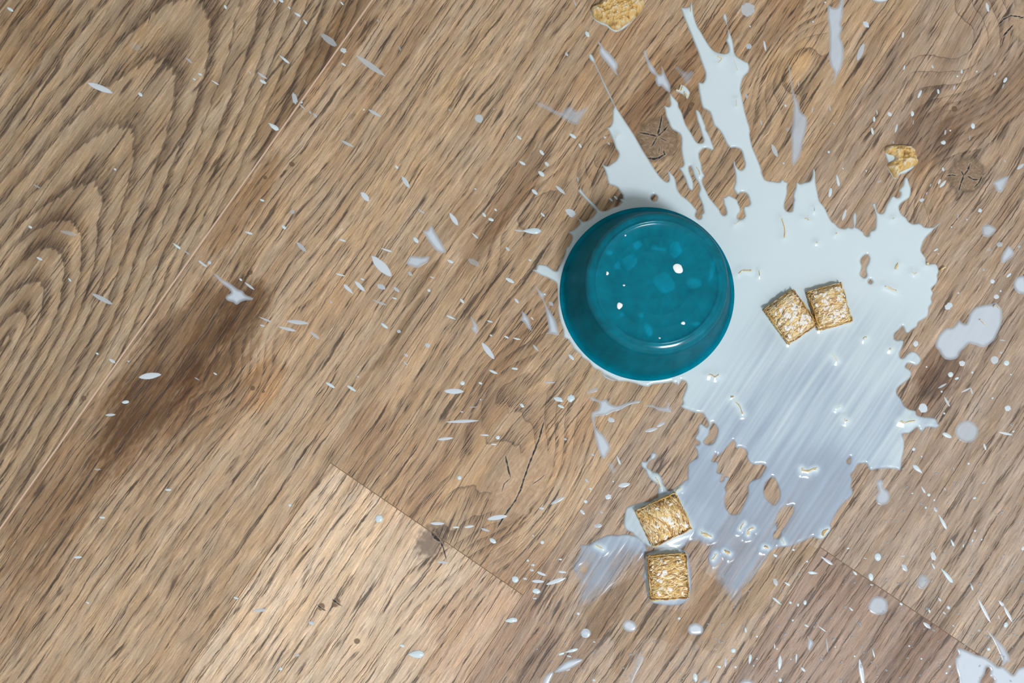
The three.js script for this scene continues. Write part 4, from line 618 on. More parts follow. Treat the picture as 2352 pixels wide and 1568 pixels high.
splash('rounded faint milk blot right of the upper end of the puddle', 'D2', [1370, 1100, 1440, 1083, 1512, 1130, 1480, 1192, 1430, 1222, 1370, 1202, 1358, 1150], 0.74);
splash('tall milk blot under the rounded faint one near the right edge', 'D2', [1640, 1308, 1702, 1370, 1690, 1420, 1602, 1492, 1563, 1482, 1570, 1410], 0.86);
splash('peanut-shaped milk splash just under the lower right corner of the puddle', 'G', [970, 605, 1000, 640, 1000, 690, 1050, 730, 1066, 790, 1040, 850, 980, 872, 930, 850, 916, 790, 945, 730, 920, 650], 0.76);
splash('curved faint milk trail above the corner pool at the lower right', 'V1', [1490, 972, 1530, 1000, 1570, 1040, 1620, 1090, 1680, 1150, 1720, 1210, 1750, 1270, 1757, 1330, 1730, 1340, 1690, 1372, 1664, 1372, 1670, 1320, 1640, 1250, 1600, 1160, 1560, 1080, 1520, 1022], 0.76);
splash('broad pool of milk at the lower right corner of the picture', 'V1', [1172, 1188, 1230, 1188, 1310, 1220, 1400, 1260, 1480, 1280, 1560, 1330, 1620, 1382, 1680, 1385, 1740, 1430, 1790, 1471, 1840, 1410, 1912, 1380, 2000, 1380, 2000, 1640, 1600, 1640, 1580, 1530, 1535, 1490, 1541, 1430, 1525, 1400, 1500, 1400, 1480, 1470, 1440, 1540, 1400, 1640, 1220, 1640, 1190, 1500, 1165, 1420, 1154, 1340, 1160, 1290, 1190, 1258], 0.9, 0.0009);
splash('round violet-white milk blot with a brown speck on the mauve board', 'V1', [300, 612, 360, 625, 405, 660, 420, 720, 410, 780, 360, 815, 290, 822, 220, 790, 195, 730, 215, 670, 255, 625], 0.72);
splash('striped round milk blot on the pale board above the lower right seam', 'V1', [790, 372, 840, 385, 872, 440, 850, 500, 800, 540, 755, 530, 725, 470, 745, 410], 0.56);
splash('leaf-shaped upright milk drop on the mauve board at the bottom', 'V2', [1450, 1045, 1470, 1075, 1505, 1100, 1512, 1140, 1490, 1180, 1470, 1212, 1448, 1200, 1442, 1150, 1452, 1100, 1445, 1065], 0.95, 0.0014);
splash('long leaf of milk slanting along the boards at the bottom edge', 'V3', [440, 1448, 480, 1400, 540, 1350, 600, 1315, 680, 1298, 745, 1300, 756, 1318, 720, 1352, 660, 1390, 580, 1430, 500, 1452], 0.95, 0.0014);
splash('lowest milk splash on the bottom edge beside the long leaf of milk', 'V3', [410, 1440, 440, 1455, 425, 1500, 395, 1560, 370, 1620, 300, 1620, 320, 1540, 350, 1480], 0.95, 0.0012);
splash('milk halo holding a crumb pair, lowest one in the wet patch', 'V2', [150, 930, 215, 905, 280, 930, 305, 980, 285, 1030, 215, 1042, 150, 1030, 128, 980], 0.86, 0.001);
splash('milk halo holding one slanting shred below the lobe of the puddle', 'V3', [1215, 890, 1270, 872, 1330, 905, 1352, 950, 1330, 995, 1270, 1008, 1215, 985, 1192, 935], 0.9, 0.001);
splash('small milk halo left of the other crumb halos at the bottom', 'V3', [740, 1000, 785, 975, 835, 990, 848, 1030, 825, 1065, 780, 1072, 738, 1045], 0.86, 0.0009);
splash('faint milk blot on the bottom edge, left of the mauve board', 'V2', [700, 1560, 740, 1530, 800, 1520, 850, 1545, 860, 1600, 700, 1600], 0.6);
splash('faint milk smear on the bottom edge, right of the biscuits', 'V2', [262, 1560, 300, 1530, 350, 1532, 385, 1570, 380, 1610, 262, 1610], 0.5);
splash('pale milk tongue running to the bottom edge below the crumb halos', 'V3', [1330, 1250, 1400, 1240, 1440, 1290, 1400, 1400, 1340, 1500, 1300, 1610, 1240, 1610, 1280, 1480, 1320, 1360], 0.26);
// drops one by one: crop, two ends, width, kind (e oval, t tailed, b blot, s streak), faintness
drop('Z1', 50, 52, 92, 78, 20); drop('Z1', 592, 560, 765, 630, 40, 's', 0.8); drop('Z1', 1255, 390, 1300, 430, 16, 's', 0.45); drop('Z1', 1340, 497, 1365, 510, 16); drop('Z1', 1303, 530, 1322, 542, 12); drop('Z1', 1425, 540, 1480, 575, 12, 't'); drop('Z1', 1515, 35, 1530, 62, 18);
drop('Z1', 935, 625, 962, 652, 22); drop('Z1', 1845, -10, 1860, 25, 14, 'e', 0.6); drop('Z1', 1885, -10, 1912, 18, 24); drop('Z1', 1945, 45, 1962, 62, 12); drop('Z1', 1985, 85, 2030, 112, 22, 't'); drop('Z1', 2050, 135, 2075, 165, 14); drop('Z1', 1885, 372, 1955, 430, 22, 't'); drop('Z1', 1740, 490, 1805, 535, 18, 's', 0.6); drop('Z1', 1755, 540, 1798, 565, 22);
drop('Z1', 1680, 480, 1695, 500, 10, 'e', 0.6); drop('Z1', 1980, 625, 2000, 705, 34, 'b', 0.6); drop('Z1', 1812, 830, 1882, 880, 40, 't'); drop('Z1', 2088, 745, 2100, 770, 16, 'e', 0.45); drop('Z1', 2115, 765, 2140, 792, 18, 'e', 0.45); drop('Z1', 2035, 690, 2038, 692, 16); drop('Z1', 2170, 232, 2272, 312, 44, 'b', 0.42); drop('Z1', 2300, 330, 2338, 352, 34, 'b', 0.75); drop('Z1', 2305, 425, 2335, 445, 14);
drop('Z1', 880, 295, 950, 335, 44, 'b', 0.16); drop('Z1', 770, 1137, 785, 1150, 14); drop('Z1', 195, 1525, 218, 1540, 16); drop('Z1', 1755, 1345, 1785, 1358, 16); drop('Z1', 1965, 1420, 1985, 1442, 30, 'e', 0.4); drop('Z1', 1905, 1522, 1930, 1546, 22); drop('Z1', 225, 1245, 275, 1272, 12, 's', 0.4); drop('Z1', 2020, 700, 2060, 740, 12, 's', 0.5);
drop('Z2', 240, 12, 262, 36, 12); drop('Z2', 345, 372, 545, 515, 40, 's', 0.5); drop('Z2', 394, 738, 402, 742, 14); drop('Z2', 428, 738, 518, 790, 22, 's', 0.6); drop('Z2', 245, 948, 330, 992, 20, 's', 0.55); drop('Z2', 612, 1115, 628, 1140, 18); drop('Z2', 655, 1188, 708, 1270, 30, 's', 0.75); drop('Z2', 382, 1298, 434, 1358, 34, 'b', 0.9); drop('Z2', 765, 1413, 812, 1442, 13, 's', 0.5);
drop('Z2', 978, 1436, 1036, 1524, 32, 's', 0.9); drop('Z2', 1200, 1435, 1222, 1465, 18); drop('Z2', 1238, 1475, 1276, 1488, 22); drop('Z2', 1160, 775, 1192, 825, 56, 'e', 0.6); drop('Z2', 1898, 212, 1918, 250, 26); drop('Z2', 1760, 355, 1776, 378, 18, 'e', 0.6); drop('Z2', 1812, -8, 1832, 42, 14, 't', 0.5); drop('Z2', 1433, 915, 1462, 942, 18); drop('Z2', 1788, 903, 1832, 932, 24); drop('Z2', 1850, 968, 1868, 998, 16);
drop('Z2', 1586, 1012, 1614, 1047, 22); drop('Z2', 1448, 1088, 1490, 1113, 20); drop('Z2', 1622, 1092, 1645, 1120, 22, 'b', 0.8); drop('Z2', 1578, 1156, 1617, 1190, 28); drop('Z2', 1533, 1278, 1572, 1314, 24); drop('Z2', 1692, 1252, 1760, 1312, 22, 's', 0.75); drop('Z2', 1838, 1190, 1848, 1228, 14, 'e', 0.4); drop('Z2', 1765, 1415, 1828, 1460, 48, 'b', 0.9); drop('Z2', 2055, 1336, 2080, 1360, 14); drop('Z2', 2088, 1323, 2112, 1347, 14); drop('Z2', 1594, 1436, 1620, 1462, 16);
drop('Z2', 1270, 735, 1284, 738, 12, 'e', 0.4); drop('Z2', 1280, 1408, 1296, 1424, 14); drop('Z2', 1145, 1272, 1158, 1280, 10); drop('Z2', 2018, 925, 2036, 930, 16, 'e', 0.7); drop('Z2', 2045, 962, 2060, 976, 12, 'e', 0.6); drop('Z2', 970, 735, 982, 750, 12, 'e', 0.4); drop('Z2', 490, 130, 498, 148, 12, 'e', 0.4); drop('Z2', 630, 305, 650, 345, 12, 's', 0.35);
drop('Y1', 228, 538, 264, 580, 30); drop('Y1', 0, 625, 66, 646, 18, 't'); drop('Y1', 480, 708, 527, 730, 22); drop('Y1', 638, 702, 722, 748, 44, 'b', 0.3); drop('Y1', 1045, 490, 1188, 492, 60, 't'); drop('Y1', 982, 484, 1050, 492, 16, 's', 0.6); drop('Y1', 918, 843, 984, 880, 28); drop('Y1', 578, 1000, 606, 1033, 20); drop('Y1', 548, 1155, 476, 1124, 22, 't');
drop('Y1', 738, 1326, 834, 1452, 40, 's', 0.8); drop('Y1', 988, 998, 1016, 1032, 20, 'e', 0.8); drop('Y1', 1245, 1022, 1276, 1052, 26, 'e', 0.5); drop('Y1', 778, 1163, 824, 1176, 13, 's'); drop('Y1', 973, 1293, 1032, 1306, 14, 's'); drop('Y1', 908, 1278, 942, 1294, 16); drop('Y1', 1123, 1343, 1166, 1392, 18, 's', 0.6); drop('Y1', 1393, 1416, 1432, 1458, 24); drop('Y1', 313, 1343, 352, 1354, 36, 'e', 0.6); drop('Y1', 158, 1412, 186, 1432, 20, 'e', 0.6); drop('Y1', 148, 1466, 182, 1498, 14, 't', 0.6);
drop('Y1', 104, 1238, 132, 1250, 26, 'e', 0.6); drop('Y1', 333, 928, 354, 944, 22); drop('Y1', 78, 912, 124, 948, 24, 'b', 0.6); drop('Y1', 68, 990, 102, 1002, 14); drop('Y1', 188, 795, 216, 828, 22, 'b', 0.55); drop('Y1', 793, 1533, 862, 1562, 20, 's'); drop('Y1', 963, 1520, 1012, 1526, 18); drop('Y1', 663, 503, 712, 547, 18, 't', 0.8); drop('Y1', 920, 612, 948, 640, 20, 'e', 0.7); drop('Y1', 1108, 1135, 1128, 1158, 12); drop('Y1', 350, 832, 384, 846, 12, 's', 0.7); drop('Y1', 800, 1268, 818, 1280, 14); drop('Y1', 1090, 704, 1112, 716, 16); drop('Y1', 1202, 962, 1222, 968, 14);
drop('X2', 63, 216, 132, 268, 28, 't'); drop('X2', 163, 283, 212, 320, 12, 's', 0.5); drop('X2', 355, 420, 283, 368, 24, 't', 0.75); drop('X2', 370, 385, 384, 386, 32, 'e', 0.7); drop('X2', 633, 520, 657, 540, 18); drop('X2', 678, 553, 764, 618, 20, 's', 0.7); drop('X2', 678, 118, 748, 140, 26, 't', 0.8); drop('X2', 998, 63, 1030, 97, 24); drop('X2', 1123, 208, 1208, 292, 36, 's', 0.5); drop('X2', 1488, 182, 1546, 202, 18);
drop('X2', 1842, 260, 1942, 290, 22, 't'); drop('X2', 1765, 325, 1940, 505, 78, 's', 0.9); drop('X2', 1458, 476, 1542, 500, 16, 's'); drop('X2', 1622, 542, 1712, 632, 36, 's', 0.9); drop('X2', 1610, 652, 1528, 570, 38, 't', 0.9); drop('X2', 1813, 575, 1884, 607, 44, 'b', 0.6); drop('X2', 1672, 520, 1704, 532, 16); drop('X2', 1772, 702, 1902, 752, 22, 's', 0.4); drop('X2', 1848, 902, 1907, 948, 26); drop('X2', 798, 848, 908, 892, 20, 't', 0.6); drop('X2', 810, 918, 852, 930, 16, 'e', 0.7); drop('X2', 1038, 884, 1232, 906, 38, 's', 0.66); drop('X2', 968, 933, 1124, 972, 28, 's', 0.66); drop('X2', 1236, 972, 1324, 1042, 28, 's', 0.5);
drop('X2', 412, 1328, 442, 1346, 14); drop('X2', 1376, 1410, 1452, 1457, 26); drop('X2', 1556, 1436, 1634, 1487, 26); drop('X2', 248, 1368, 292, 1392, 12, 's', 0.4); drop('X2', 1405, 710, 1432, 732, 16, 'e', 0.5); drop('X2', 1640, 1355, 1660, 1368, 14, 'e', 0.6);
drop('Z3', 622, 512, 764, 586, 32, 's', 0.55); drop('Z3', 248, 266, 288, 287, 16, 'e', 0.8); drop('Z3', 193, 55, 218, 72, 16); drop('Z3', 408, 90, 528, 118, 28, 's', 0.3); drop('Z3', 463, 408, 482, 432, 12); drop('Z3', 648, 911, 667, 923, 14); drop('Z3', 738, 953, 780, 980, 20, 'e', 0.75); drop('Z3', 935, 1077, 1088, 1057, 42, 's', 0.9); drop('Z3', 823, 1246, 872, 1241, 24); drop('Z3', 710, 1332, 782, 1328, 18, 's', 0.7); drop('Z3', 1340, 292, 1398, 332, 18, 't', 0.7); drop('Z3', 858, 966, 876, 970, 10, 'e', 0.6);
drop('Z4', 668, 452, 708, 456, 16); drop('Z4', 496, 722, 552, 720, 18); drop('Z4', 578, 1022, 602, 1034, 12); drop('Z4', 1112, 268, 1154, 268, 16); drop('Z4', 1696, 1083, 1800, 1075, 22, 's', 0.6); drop('Z4', 2078, 1160, 2112, 1170, 22, 'e', 0.7); drop('Z4', 1878, 1470, 1902, 1475, 22); drop('Z4', 1940, 370, 1962, 372, 22); drop('Z4', 1572, 990, 1602, 1000, 16); drop('Z4', 635, 130, 680, 132, 14, 's', 0.4); drop('Z4', 1980, 1382, 2016, 1380, 18, 'e', 0.5);
drop('L', 722, 524, 772, 532, 50, 'b'); drop('L', 928, 1385, 1032, 1385, 62, 't'); drop('L', 1245, 266, 1266, 268, 28); drop('L', 1560, 508, 1430, 530, 30, 's', 0.85); drop('L', 1162, 558, 1070, 556, 20, 's', 0.85); drop('L', 1213, 582, 1254, 580, 14); drop('L', 1286, 582, 1350, 572, 18, 's', 0.8); drop('L', 1392, 588, 1450, 606, 16, 's', 0.6); drop('L', 1448, 653, 1488, 680, 28); drop('L', 1770, 675, 1788, 680, 18); drop('L', 1596, 892, 1622, 930, 40); drop('L', 1770, 990, 1718, 982, 34, 'b'); drop('L', 1543, 1174, 1618, 1166, 40, 't');
drop('L', 302, 1182, 338, 1190, 18, 'e', 0.6); drop('L', 878, 1325, 908, 1337, 18); drop('L', 1113, 798, 1184, 806, 16, 's', 0.6); drop('L', 2108, 570, 2154, 575, 24, 'b', 0.5); drop('L', 1713, 922, 1794, 925, 20, 's', 0.85); drop('L', 1806, 944, 1930, 902, 26, 's', 0.9); drop('L', 1808, 888, 1748, 863, 20, 't', 0.85); drop('L', 1882, 862, 1934, 866, 16, 's', 0.8); drop('L', 2080, 334, 2090, 336, 14); drop('L', 1686, 789, 1694, 791, 14); drop('L', 1922, 1374, 2008, 1352, 26, 't'); drop('L', 1926, 1372, 1884, 1389, 20, 't'); drop('L', 2055, 1250, 2058, 1256, 58, 'e', 0.8); drop('L', 1930, 1490, 1960, 1480, 10, 'e', 0.6); drop('L', 1660, 905, 1684, 908, 14, 'e', 0.7); drop('L', 1704, 850, 1728, 855, 16, 'e', 0.7);
drop('W7', 80, 152, 262, 155, 50, 's', 0.9); drop('W7', 228, 74, 272, 82, 42); drop('W7', 398, 72, 432, 86, 22); drop('W7', 783, 268, 817, 302, 30); drop('W7', 1093, 218, 1180, 240, 44, 'b'); drop('W7', 1222, 195, 1278, 240, 70, 'b'); drop('W7', 1128, 280, 1188, 306, 26); drop('W7', 1590, 410, 1656, 428, 46, 'b', 0.7); drop('W7', 1930, 528, 2055, 492, 34, 's', 0.6); drop('W7', 2038, 482, 2124, 438, 30, 's', 0.6); drop('W7', 1674, 748, 1708, 832, 26, 't'); drop('W7', 558, 575, 594, 584, 40);
drop('W7', 408, 556, 494, 560, 22, 't', 0.8); drop('W7', 15, 600, 168, 584, 28, 's', 0.8); drop('W7', 513, 641, 568, 645, 16); drop('W7', 96, 438, 404, 424, 30, 's', 0.75); drop('W7', 968, 1543, 1004, 1552, 34); drop('W7', 1368, 1160, 1402, 1180, 32); drop('W7', 1568, 1138, 1624, 1118, 48, 'b', 0.9); drop('W7', 1685, 1030, 1800, 1008, 44, 's', 0.75); drop('W7', 1338, 1248, 1378, 1292, 26, 'b', 0.8); drop('W7', 1468, 1402, 1540, 1388, 38, 'b', 0.6); drop('W7', 1062, 1198, 1196, 1128, 34, 's', 0.6); drop('W7', 956, 1232, 1004, 1236, 22, 'e', 0.7); drop('W7', 1634, 985, 1648, 986, 16); drop('W7', 1428, 1055, 1444, 1056, 18); drop('W7', 1435, 730, 1466, 748, 22, 'b', 0.6); drop('W7', 1000, 70, 1108, 74, 16, 's', 0.6); drop('W7', 1180, 590, 1214, 600, 20, 'e', 0.6); drop('W7', 300, 300, 390, 298, 12, 's', 0.4); drop('W7', 230, 342, 258, 344, 16, 'e', 0.6); drop('W7', 410, 228, 424, 232, 14); drop('W7', 1520, 1262, 1550, 1280, 18, 'e', 0.5); drop('W7', 1385, 960, 1408, 996, 22, 'e', 0.6); drop('W7', 890, 1480, 910, 1490, 18, 'e', 0.6);
drop('U1', 40, 82, 100, 88, 132, 'b', 0.55); drop('U1', 62, 414, 94, 420, 56, 'b', 0.55); drop('U1', 212, 363, 232, 464, 22, 's', 0.8); drop('U1', 1110, 194, 1156, 246, 46, 'b', 0.95); drop('U1', 1055, 547, 1114, 388, 50, 's', 0.6); drop('U1', 283, 1296, 337, 1416, 40, 's', 0.6); drop('U1', 524, 722, 526, 784, 13, 's', 0.5); drop('U1', 1206, 1048, 1206, 1098, 24); drop('U1', 1228, 988, 1236, 1032, 12, 'e', 0.7); drop('U1', 1184, 1148, 1196, 1214, 24); drop('U1', 1416, 1112, 1394, 1198, 22, 's', 0.7); drop('U1', 1328, 1012, 1362, 1044, 36, 'b', 0.85); drop('U1', 1546, 998, 1558, 1042, 28); drop('U1', 1482, 588, 1470, 632, 18); drop('U1', 1468, 286, 1462, 342, 22);
drop('U1', 652, 955, 644, 1022, 15, 's', 0.5); drop('U1', 799, 935, 814, 1004, 16, 's', 0.5); drop('U1', 790, 1366, 804, 1370, 24); drop('U1', 43, 838, 67, 888, 24, 'b', 0.4); drop('U1', 184, 1082, 196, 1128, 16, 'e', 0.5); drop('U1', 402, 938, 412, 962, 20); drop('U1', 653, 185, 658, 206, 14); drop('U1', 86, 228, 90, 246, 14); drop('U1', 760, 14, 770, 28, 18); drop('U1', 386, 1460, 394, 1480, 18, 'e', 0.7); drop('U1', 660, 1520, 668, 1566, 20, 's', 0.7); drop('U1', 416, 1150, 440, 1180, 40, 'b', 0.25); drop('U1', 840, 1100, 850, 1120, 14, 'e', 0.5); drop('U1', 1085, 290, 1094, 310, 12, 'e', 0.5);
drop('U2', 1208, 24, 1232, 118, 32, 's', 0.85); drop('U2', 680, 632, 692, 668, 22, 'e', 0.7); drop('U2', 970, 676, 968, 718, 22, 'e', 0.8); drop('U2', 918, 738, 936, 744, 20); drop('U2', 1408, 752, 1378, 804, 32); drop('U2', 1382, 815, 1365, 860, 18, 'e', 0.4); drop('U2', 578, 876, 542, 954, 28); drop('U2', 738, 866, 744, 914, 24); drop('U2', 902, 832, 890, 874, 22, 'e', 0.6); drop('U2', 488, 1080, 486, 1134, 28); drop('U2', 1074, 1196, 1082, 1254, 44); drop('U2', 812, 1262, 806, 1314, 18, 'e', 0.6); drop('U2', 848, 1268, 868, 1272, 18); drop('U2', 768, 1392, 814, 1382, 44, 'b'); drop('U2', 1110, 692, 1120, 700, 20); drop('U2', 1302, 706, 1288, 734, 16, 'e', 0.7); drop('U2', 500, 1165, 496, 1215, 12, 's', 0.5); drop('U2', 1045, 1310, 1048, 1370, 12, 's', 0.4); drop('U2', 300, 1370, 310, 1400, 18, 'e', 0.4);
drop('D', 102, 98, 132, 236, 44, 't'); drop('D', 42, 252, 24, 358, 40, 'e'); drop('D', 562, 186, 612, 168, 24, 'b', 0.4); drop('D', 214, 490, 168, 624, 34, 's', 0.75); drop('D', 1040, 400, 1090, 374, 40, 'b', 0.7); drop('D', 1338, 166, 1264, 250, 34, 's', 0.9); drop('D', 1276, 152, 1248, 212, 26, 'e', 0.8); drop('D', 1170, 205, 1155, 240, 16, 'e', 0.5); drop('D', 1128, 295, 1110, 330, 18, 'e', 0.5); drop('D', 1198, 962, 1248, 934, 22); drop('D', 1242, 985, 1256, 1000, 12); drop('D', 170, 25, 184, 45, 14); drop('D', 432, 50, 444, 72, 16); drop('D', 1388, 685, 1406, 700, 14);
drop('D2', 1318, 936, 1362, 940, 44, 'b'); drop('D2', 1516, 1302, 1584, 1290, 54, 'b', 0.5); drop('D2', 1733, 503, 1808, 442, 38, 's', 0.65); drop('D2', 1418, 1350, 1460, 1350, 44, 'b', 0.25); drop('D2', 1740, 1320, 1770, 1318, 30, 'e', 0.5); drop('D2', 1108, 965, 1106, 1030, 14, 's', 0.5); drop('D2', 1195, 1025, 1206, 1040, 16); drop('D2', 945, 480, 955, 522, 26, 'e', 0.9); drop('D2', 1600, 400, 1612, 430, 16, 'e', 0.6);
drop('E2', 760, 210, 726, 240, 20); drop('E2', 608, 264, 642, 272, 34, 'b'); drop('E2', 634, 378, 672, 382, 36, 'b', 0.8); drop('E2', 284, 470, 334, 428, 44, 'b', 0.9); drop('E2', 388, 858, 428, 862, 42, 'b', 0.9); drop('E2', 304, 938, 342, 942, 40); drop('E2', 470, 924, 488, 926, 18); drop('E2', 354, 974, 384, 962, 18); drop('E2', 614, 830, 668, 840, 58, 'e', 0.7); drop('E2', 706, 856, 744, 858, 42); drop('E2', 716, 1182, 756, 1186, 44, 'b', 0.85); drop('E2', 54, 716, 92, 720, 40, 'b', 0.9); drop('E2', 92, 1172, 158, 1190, 68, 'b', 0.9);
drop('E2', 264, 1362, 332, 1394, 32); drop('E2', 232, 1040, 298, 1004, 16, 's', 0.6); drop('E2', 278, 1100, 318, 1172, 18, 's', 0.7); drop('E2', 398, 1070, 472, 1034, 14, 's', 0.7); drop('E2', 468, 1034, 480, 1084, 13, 's', 0.7); drop('E2', 670, 1354, 774, 1376, 18, 's', 0.9); drop('E2', 46, 1478, 68, 1476, 26); drop('E2', 270, 1220, 286, 1220, 16); drop('E2', 562, 1436, 580, 1486, 17, 's', 0.8); drop('E2', 252, 1062, 266, 1064, 16); drop('E2', 144, 886, 156, 884, 14); drop('E2', 768, 1350, 782, 1350, 16); drop('E2', 618, 1110, 632, 1110, 16); drop('E2', 675, 690, 720, 696, 12, 's', 0.5); drop('E2', 680, 332, 688, 346, 14); drop('E2', 556, 180, 572, 190, 20, 'e', 0.4); drop('E2', 375, 350, 385, 356, 14); drop('E2', 680, 775, 694, 790, 16, 'e', 0.6); drop('E2', 750, 938, 764, 942, 12);
drop('RR', 216, 262, 94, 152, 72, 't'); drop('RR', 198, 426, 254, 518, 34, 't', 0.8); drop('RR', 278, 536, 318, 538, 44); drop('RR', 356, 603, 380, 603, 28); drop('RR', 244, 702, 272, 702, 30); drop('RR', 368, 698, 402, 758, 38, 'e', 0.7); drop('RR', 420, 785, 528, 982, 56, 't'); drop('RR', 578, 1105, 624, 1202, 38, 't'); drop('RR', 866, 582, 908, 576, 30, 'b', 0.85); drop('RR', 798, 142, 822, 132, 34, 'b', 0.85); drop('RR', 492, 445, 518, 482, 24, 'e', 0.5); drop('RR', 336, 1268, 376, 1385, 62, 'b', 0.8); drop('RR', 332, 1412, 376, 1498, 18, 's', 0.75); drop('RR', 878, 1000, 908, 1000, 28, 'e', 0.85); drop('RR', 858, 1105, 858, 1142, 24); drop('RR', 744, 1170, 738, 1216, 18); drop('RR', 966, 1112, 990, 1112, 24); drop('RR', 196, 46, 216, 44, 24, 'e', 0.85); drop('RR', 72, 520, 100, 516, 18); drop('RR', 1494, 1250, 1530, 1200, 40, 'e', 0.8); drop('RR', 300, 1012, 318, 1014, 16, 'e', 0.7); drop('RR', 612, 180, 624, 225, 16, 'e', 0.5); drop('RR', 975, 392, 1030, 372, 16, 's', 0.7);
drop('V1', 296, 140, 314, 230, 74); drop('V1', 220, 362, 240, 448, 54); drop('V1', 572, 264, 624, 338, 54, 'b', 0.7); drop('V1', 998, 308, 1130, 470, 58, 't'); drop('V1', 1328, 484, 1354, 556, 22, 's', 0.75); drop('V1', 968, 630, 1000, 672, 30, 't'); drop('V1', 1068, 722, 1096, 758, 34, 'b'); drop('V1', 864, 756, 880, 800, 22); drop('V1', 1404, 640, 1548, 912, 34, 's', 0.85); drop('V1', 1632, 662, 1690, 724, 44, 't', 0.9); drop('V1', 1688, 722, 1784, 900, 34, 's', 0.9); drop('V1', 1702, 962, 1720, 900, 46); drop('V1', 1508, 1188, 1534, 1204, 38); drop('V1', 152, 1600, 104, 1304, 50, 's', 0.9);
drop('V1', 244, 1188, 272, 1290, 22, 't'); drop('V1', 804, 902, 890, 972, 40, 's', 0.7); drop('V1', 36, 342, 78, 384, 26); drop('V1', 544, 690, 578, 712, 28); drop('V1', 42, 1266, 60, 1282, 22); drop('V1', 1085, 1378, 1106, 1394, 30, 'b'); drop('V1', 1046, 1456, 1074, 1460, 26); drop('V1', 0, 748, 32, 774, 20); drop('V1', 640, 1158, 662, 1164, 20); drop('V1', 774, 1298, 796, 1304, 20); drop('V1', 1018, 786, 1054, 814, 18, 'e', 0.7); drop('V1', 560, 178, 606, 172, 16, 's', 0.7); drop('V1', 906, 256, 936, 318, 14, 's', 0.7); drop('V1', 1400, 985, 1436, 998, 28, 'e', 0.4); drop('V1', 1120, 930, 1150, 948, 16, 'e', 0.6); drop('V1', 220, 488, 256, 494, 18, 'e', 0.7); drop('V1', 150, 195, 185, 206, 12, 's', 0.7); drop('V1', 1625, 820, 1645, 870, 14, 's', 0.7);
drop('V2', 1066, 150, 1112, 182, 38, 't'); drop('V2', 1276, 98, 1306, 112, 26); drop('V2', 1430, 230, 1452, 236, 26); drop('V2', 1588, 176, 1724, 272, 40, 't', 0.75); drop('V2', 1562, 364, 1452, 354, 44, 't'); drop('V2', 1080, 420, 1112, 504, 46, 'b', 0.6); drop('V2', 1188, 458, 1254, 498, 34, 't'); drop('V2', 1166, 714, 1062, 628, 32, 't'); drop('V2', 1244, 684, 1272, 686, 32); drop('V2', 1342, 692, 1342, 730, 26); drop('V2', 1420, 658, 1418, 712, 38); drop('V2', 606, 1212, 658, 1210, 54); drop('V2', 806, 1362, 822, 1252, 44, 't'); drop('V2', 1138, 1428, 1148, 1264, 42, 's', 0.95); drop('V2', 1320, 1352, 1326, 1244, 26, 't');
drop('V2', 1370, 1390, 1422, 1444, 30); drop('V2', 1142, 1512, 1150, 1558, 38); drop('V2', 446, 1380, 498, 1396, 38, 't'); drop('V2', 642, 1390, 668, 1392, 28); drop('V2', 206, 1456, 220, 1556, 50); drop('V2', 880, 1052, 902, 1060, 26); drop('V2', 764, 958, 772, 1018, 22); drop('V2', 1084, 1130, 1086, 1190, 20, 't'); drop('V2', 545, 1280, 545, 1395, 36, 'b', 0.45); drop('V2', 1412, 926, 1460, 952, 20); drop('V2', 1556, 936, 1650, 1006, 18, 't'); drop('V2', 1900, 734, 1946, 776, 24, 't'); drop('V2', 24, 852, 48, 868, 30); drop('V2', 1276, 876, 1294, 882, 24); drop('V2', 1100, 1190, 1122, 1196, 20); drop('V2', 1096, 1430, 1120, 1440, 26); drop('V2', 1744, 1168, 1756, 1176, 18); drop('V2', 1875, 92, 1908, 88, 20); drop('V2', 1652, 1070, 1672, 1240, 18, 's', 0.5); drop('V2', 880, 1300, 900, 1306, 18, 'e', 0.7); drop('V2', 848, 1376, 862, 1380, 18, 'e', 0.7); drop('V2', 1255, 1302, 1272, 1310, 18, 'e', 0.7);
drop('V3', 300, 20, 330, 26, 34); drop('V3', 140, 222, 166, 226, 26); drop('V3', 484, 208, 530, 212, 26, 't'); drop('V3', 190, 275, 228, 270, 30, 'e', 0.7); drop('V3', 260, 355, 350, 385, 34, 't', 0.85); drop('V3', 0, 430, 40, 430, 68, 'e'); drop('V3', 200, 560, 288, 566, 46, 't'); drop('V3', 0, 876, 32, 878, 46); drop('V3', 498, 1260, 556, 1236, 30, 't'); drop('V3', 580, 1268, 632, 1280, 20, 'e', 0.7); drop('V3', 690, 800, 722, 812, 28, 'b', 0.9); drop('V3', 206, 640, 254, 640, 20, 'e', 0.6); drop('V3', 860, 1540, 896, 1532, 28, 'e', 0.7); drop('V3', 100, 422, 132, 424, 18, 'e', 0.7); drop('V3', 870, 1112, 896, 1122, 20, 'e', 0.6);
// the largest are things of their own; the rest, too many and too small, are one
QUEUE.sort((p, q) => q.size - p.size).forEach((q, i) => { const n = q.n.slice(); n[6] ??= 'e'; n[7] ??= 0; makeDrop(...n, i < 292); });
{ const o = mesh('milk_spatter', mergeGeometries(SPECK), milkMaterial); o.userData.kind = 'stuff'; tag(o, 'smallest milk drops spattered all over the boards', 'milk spatter'); }
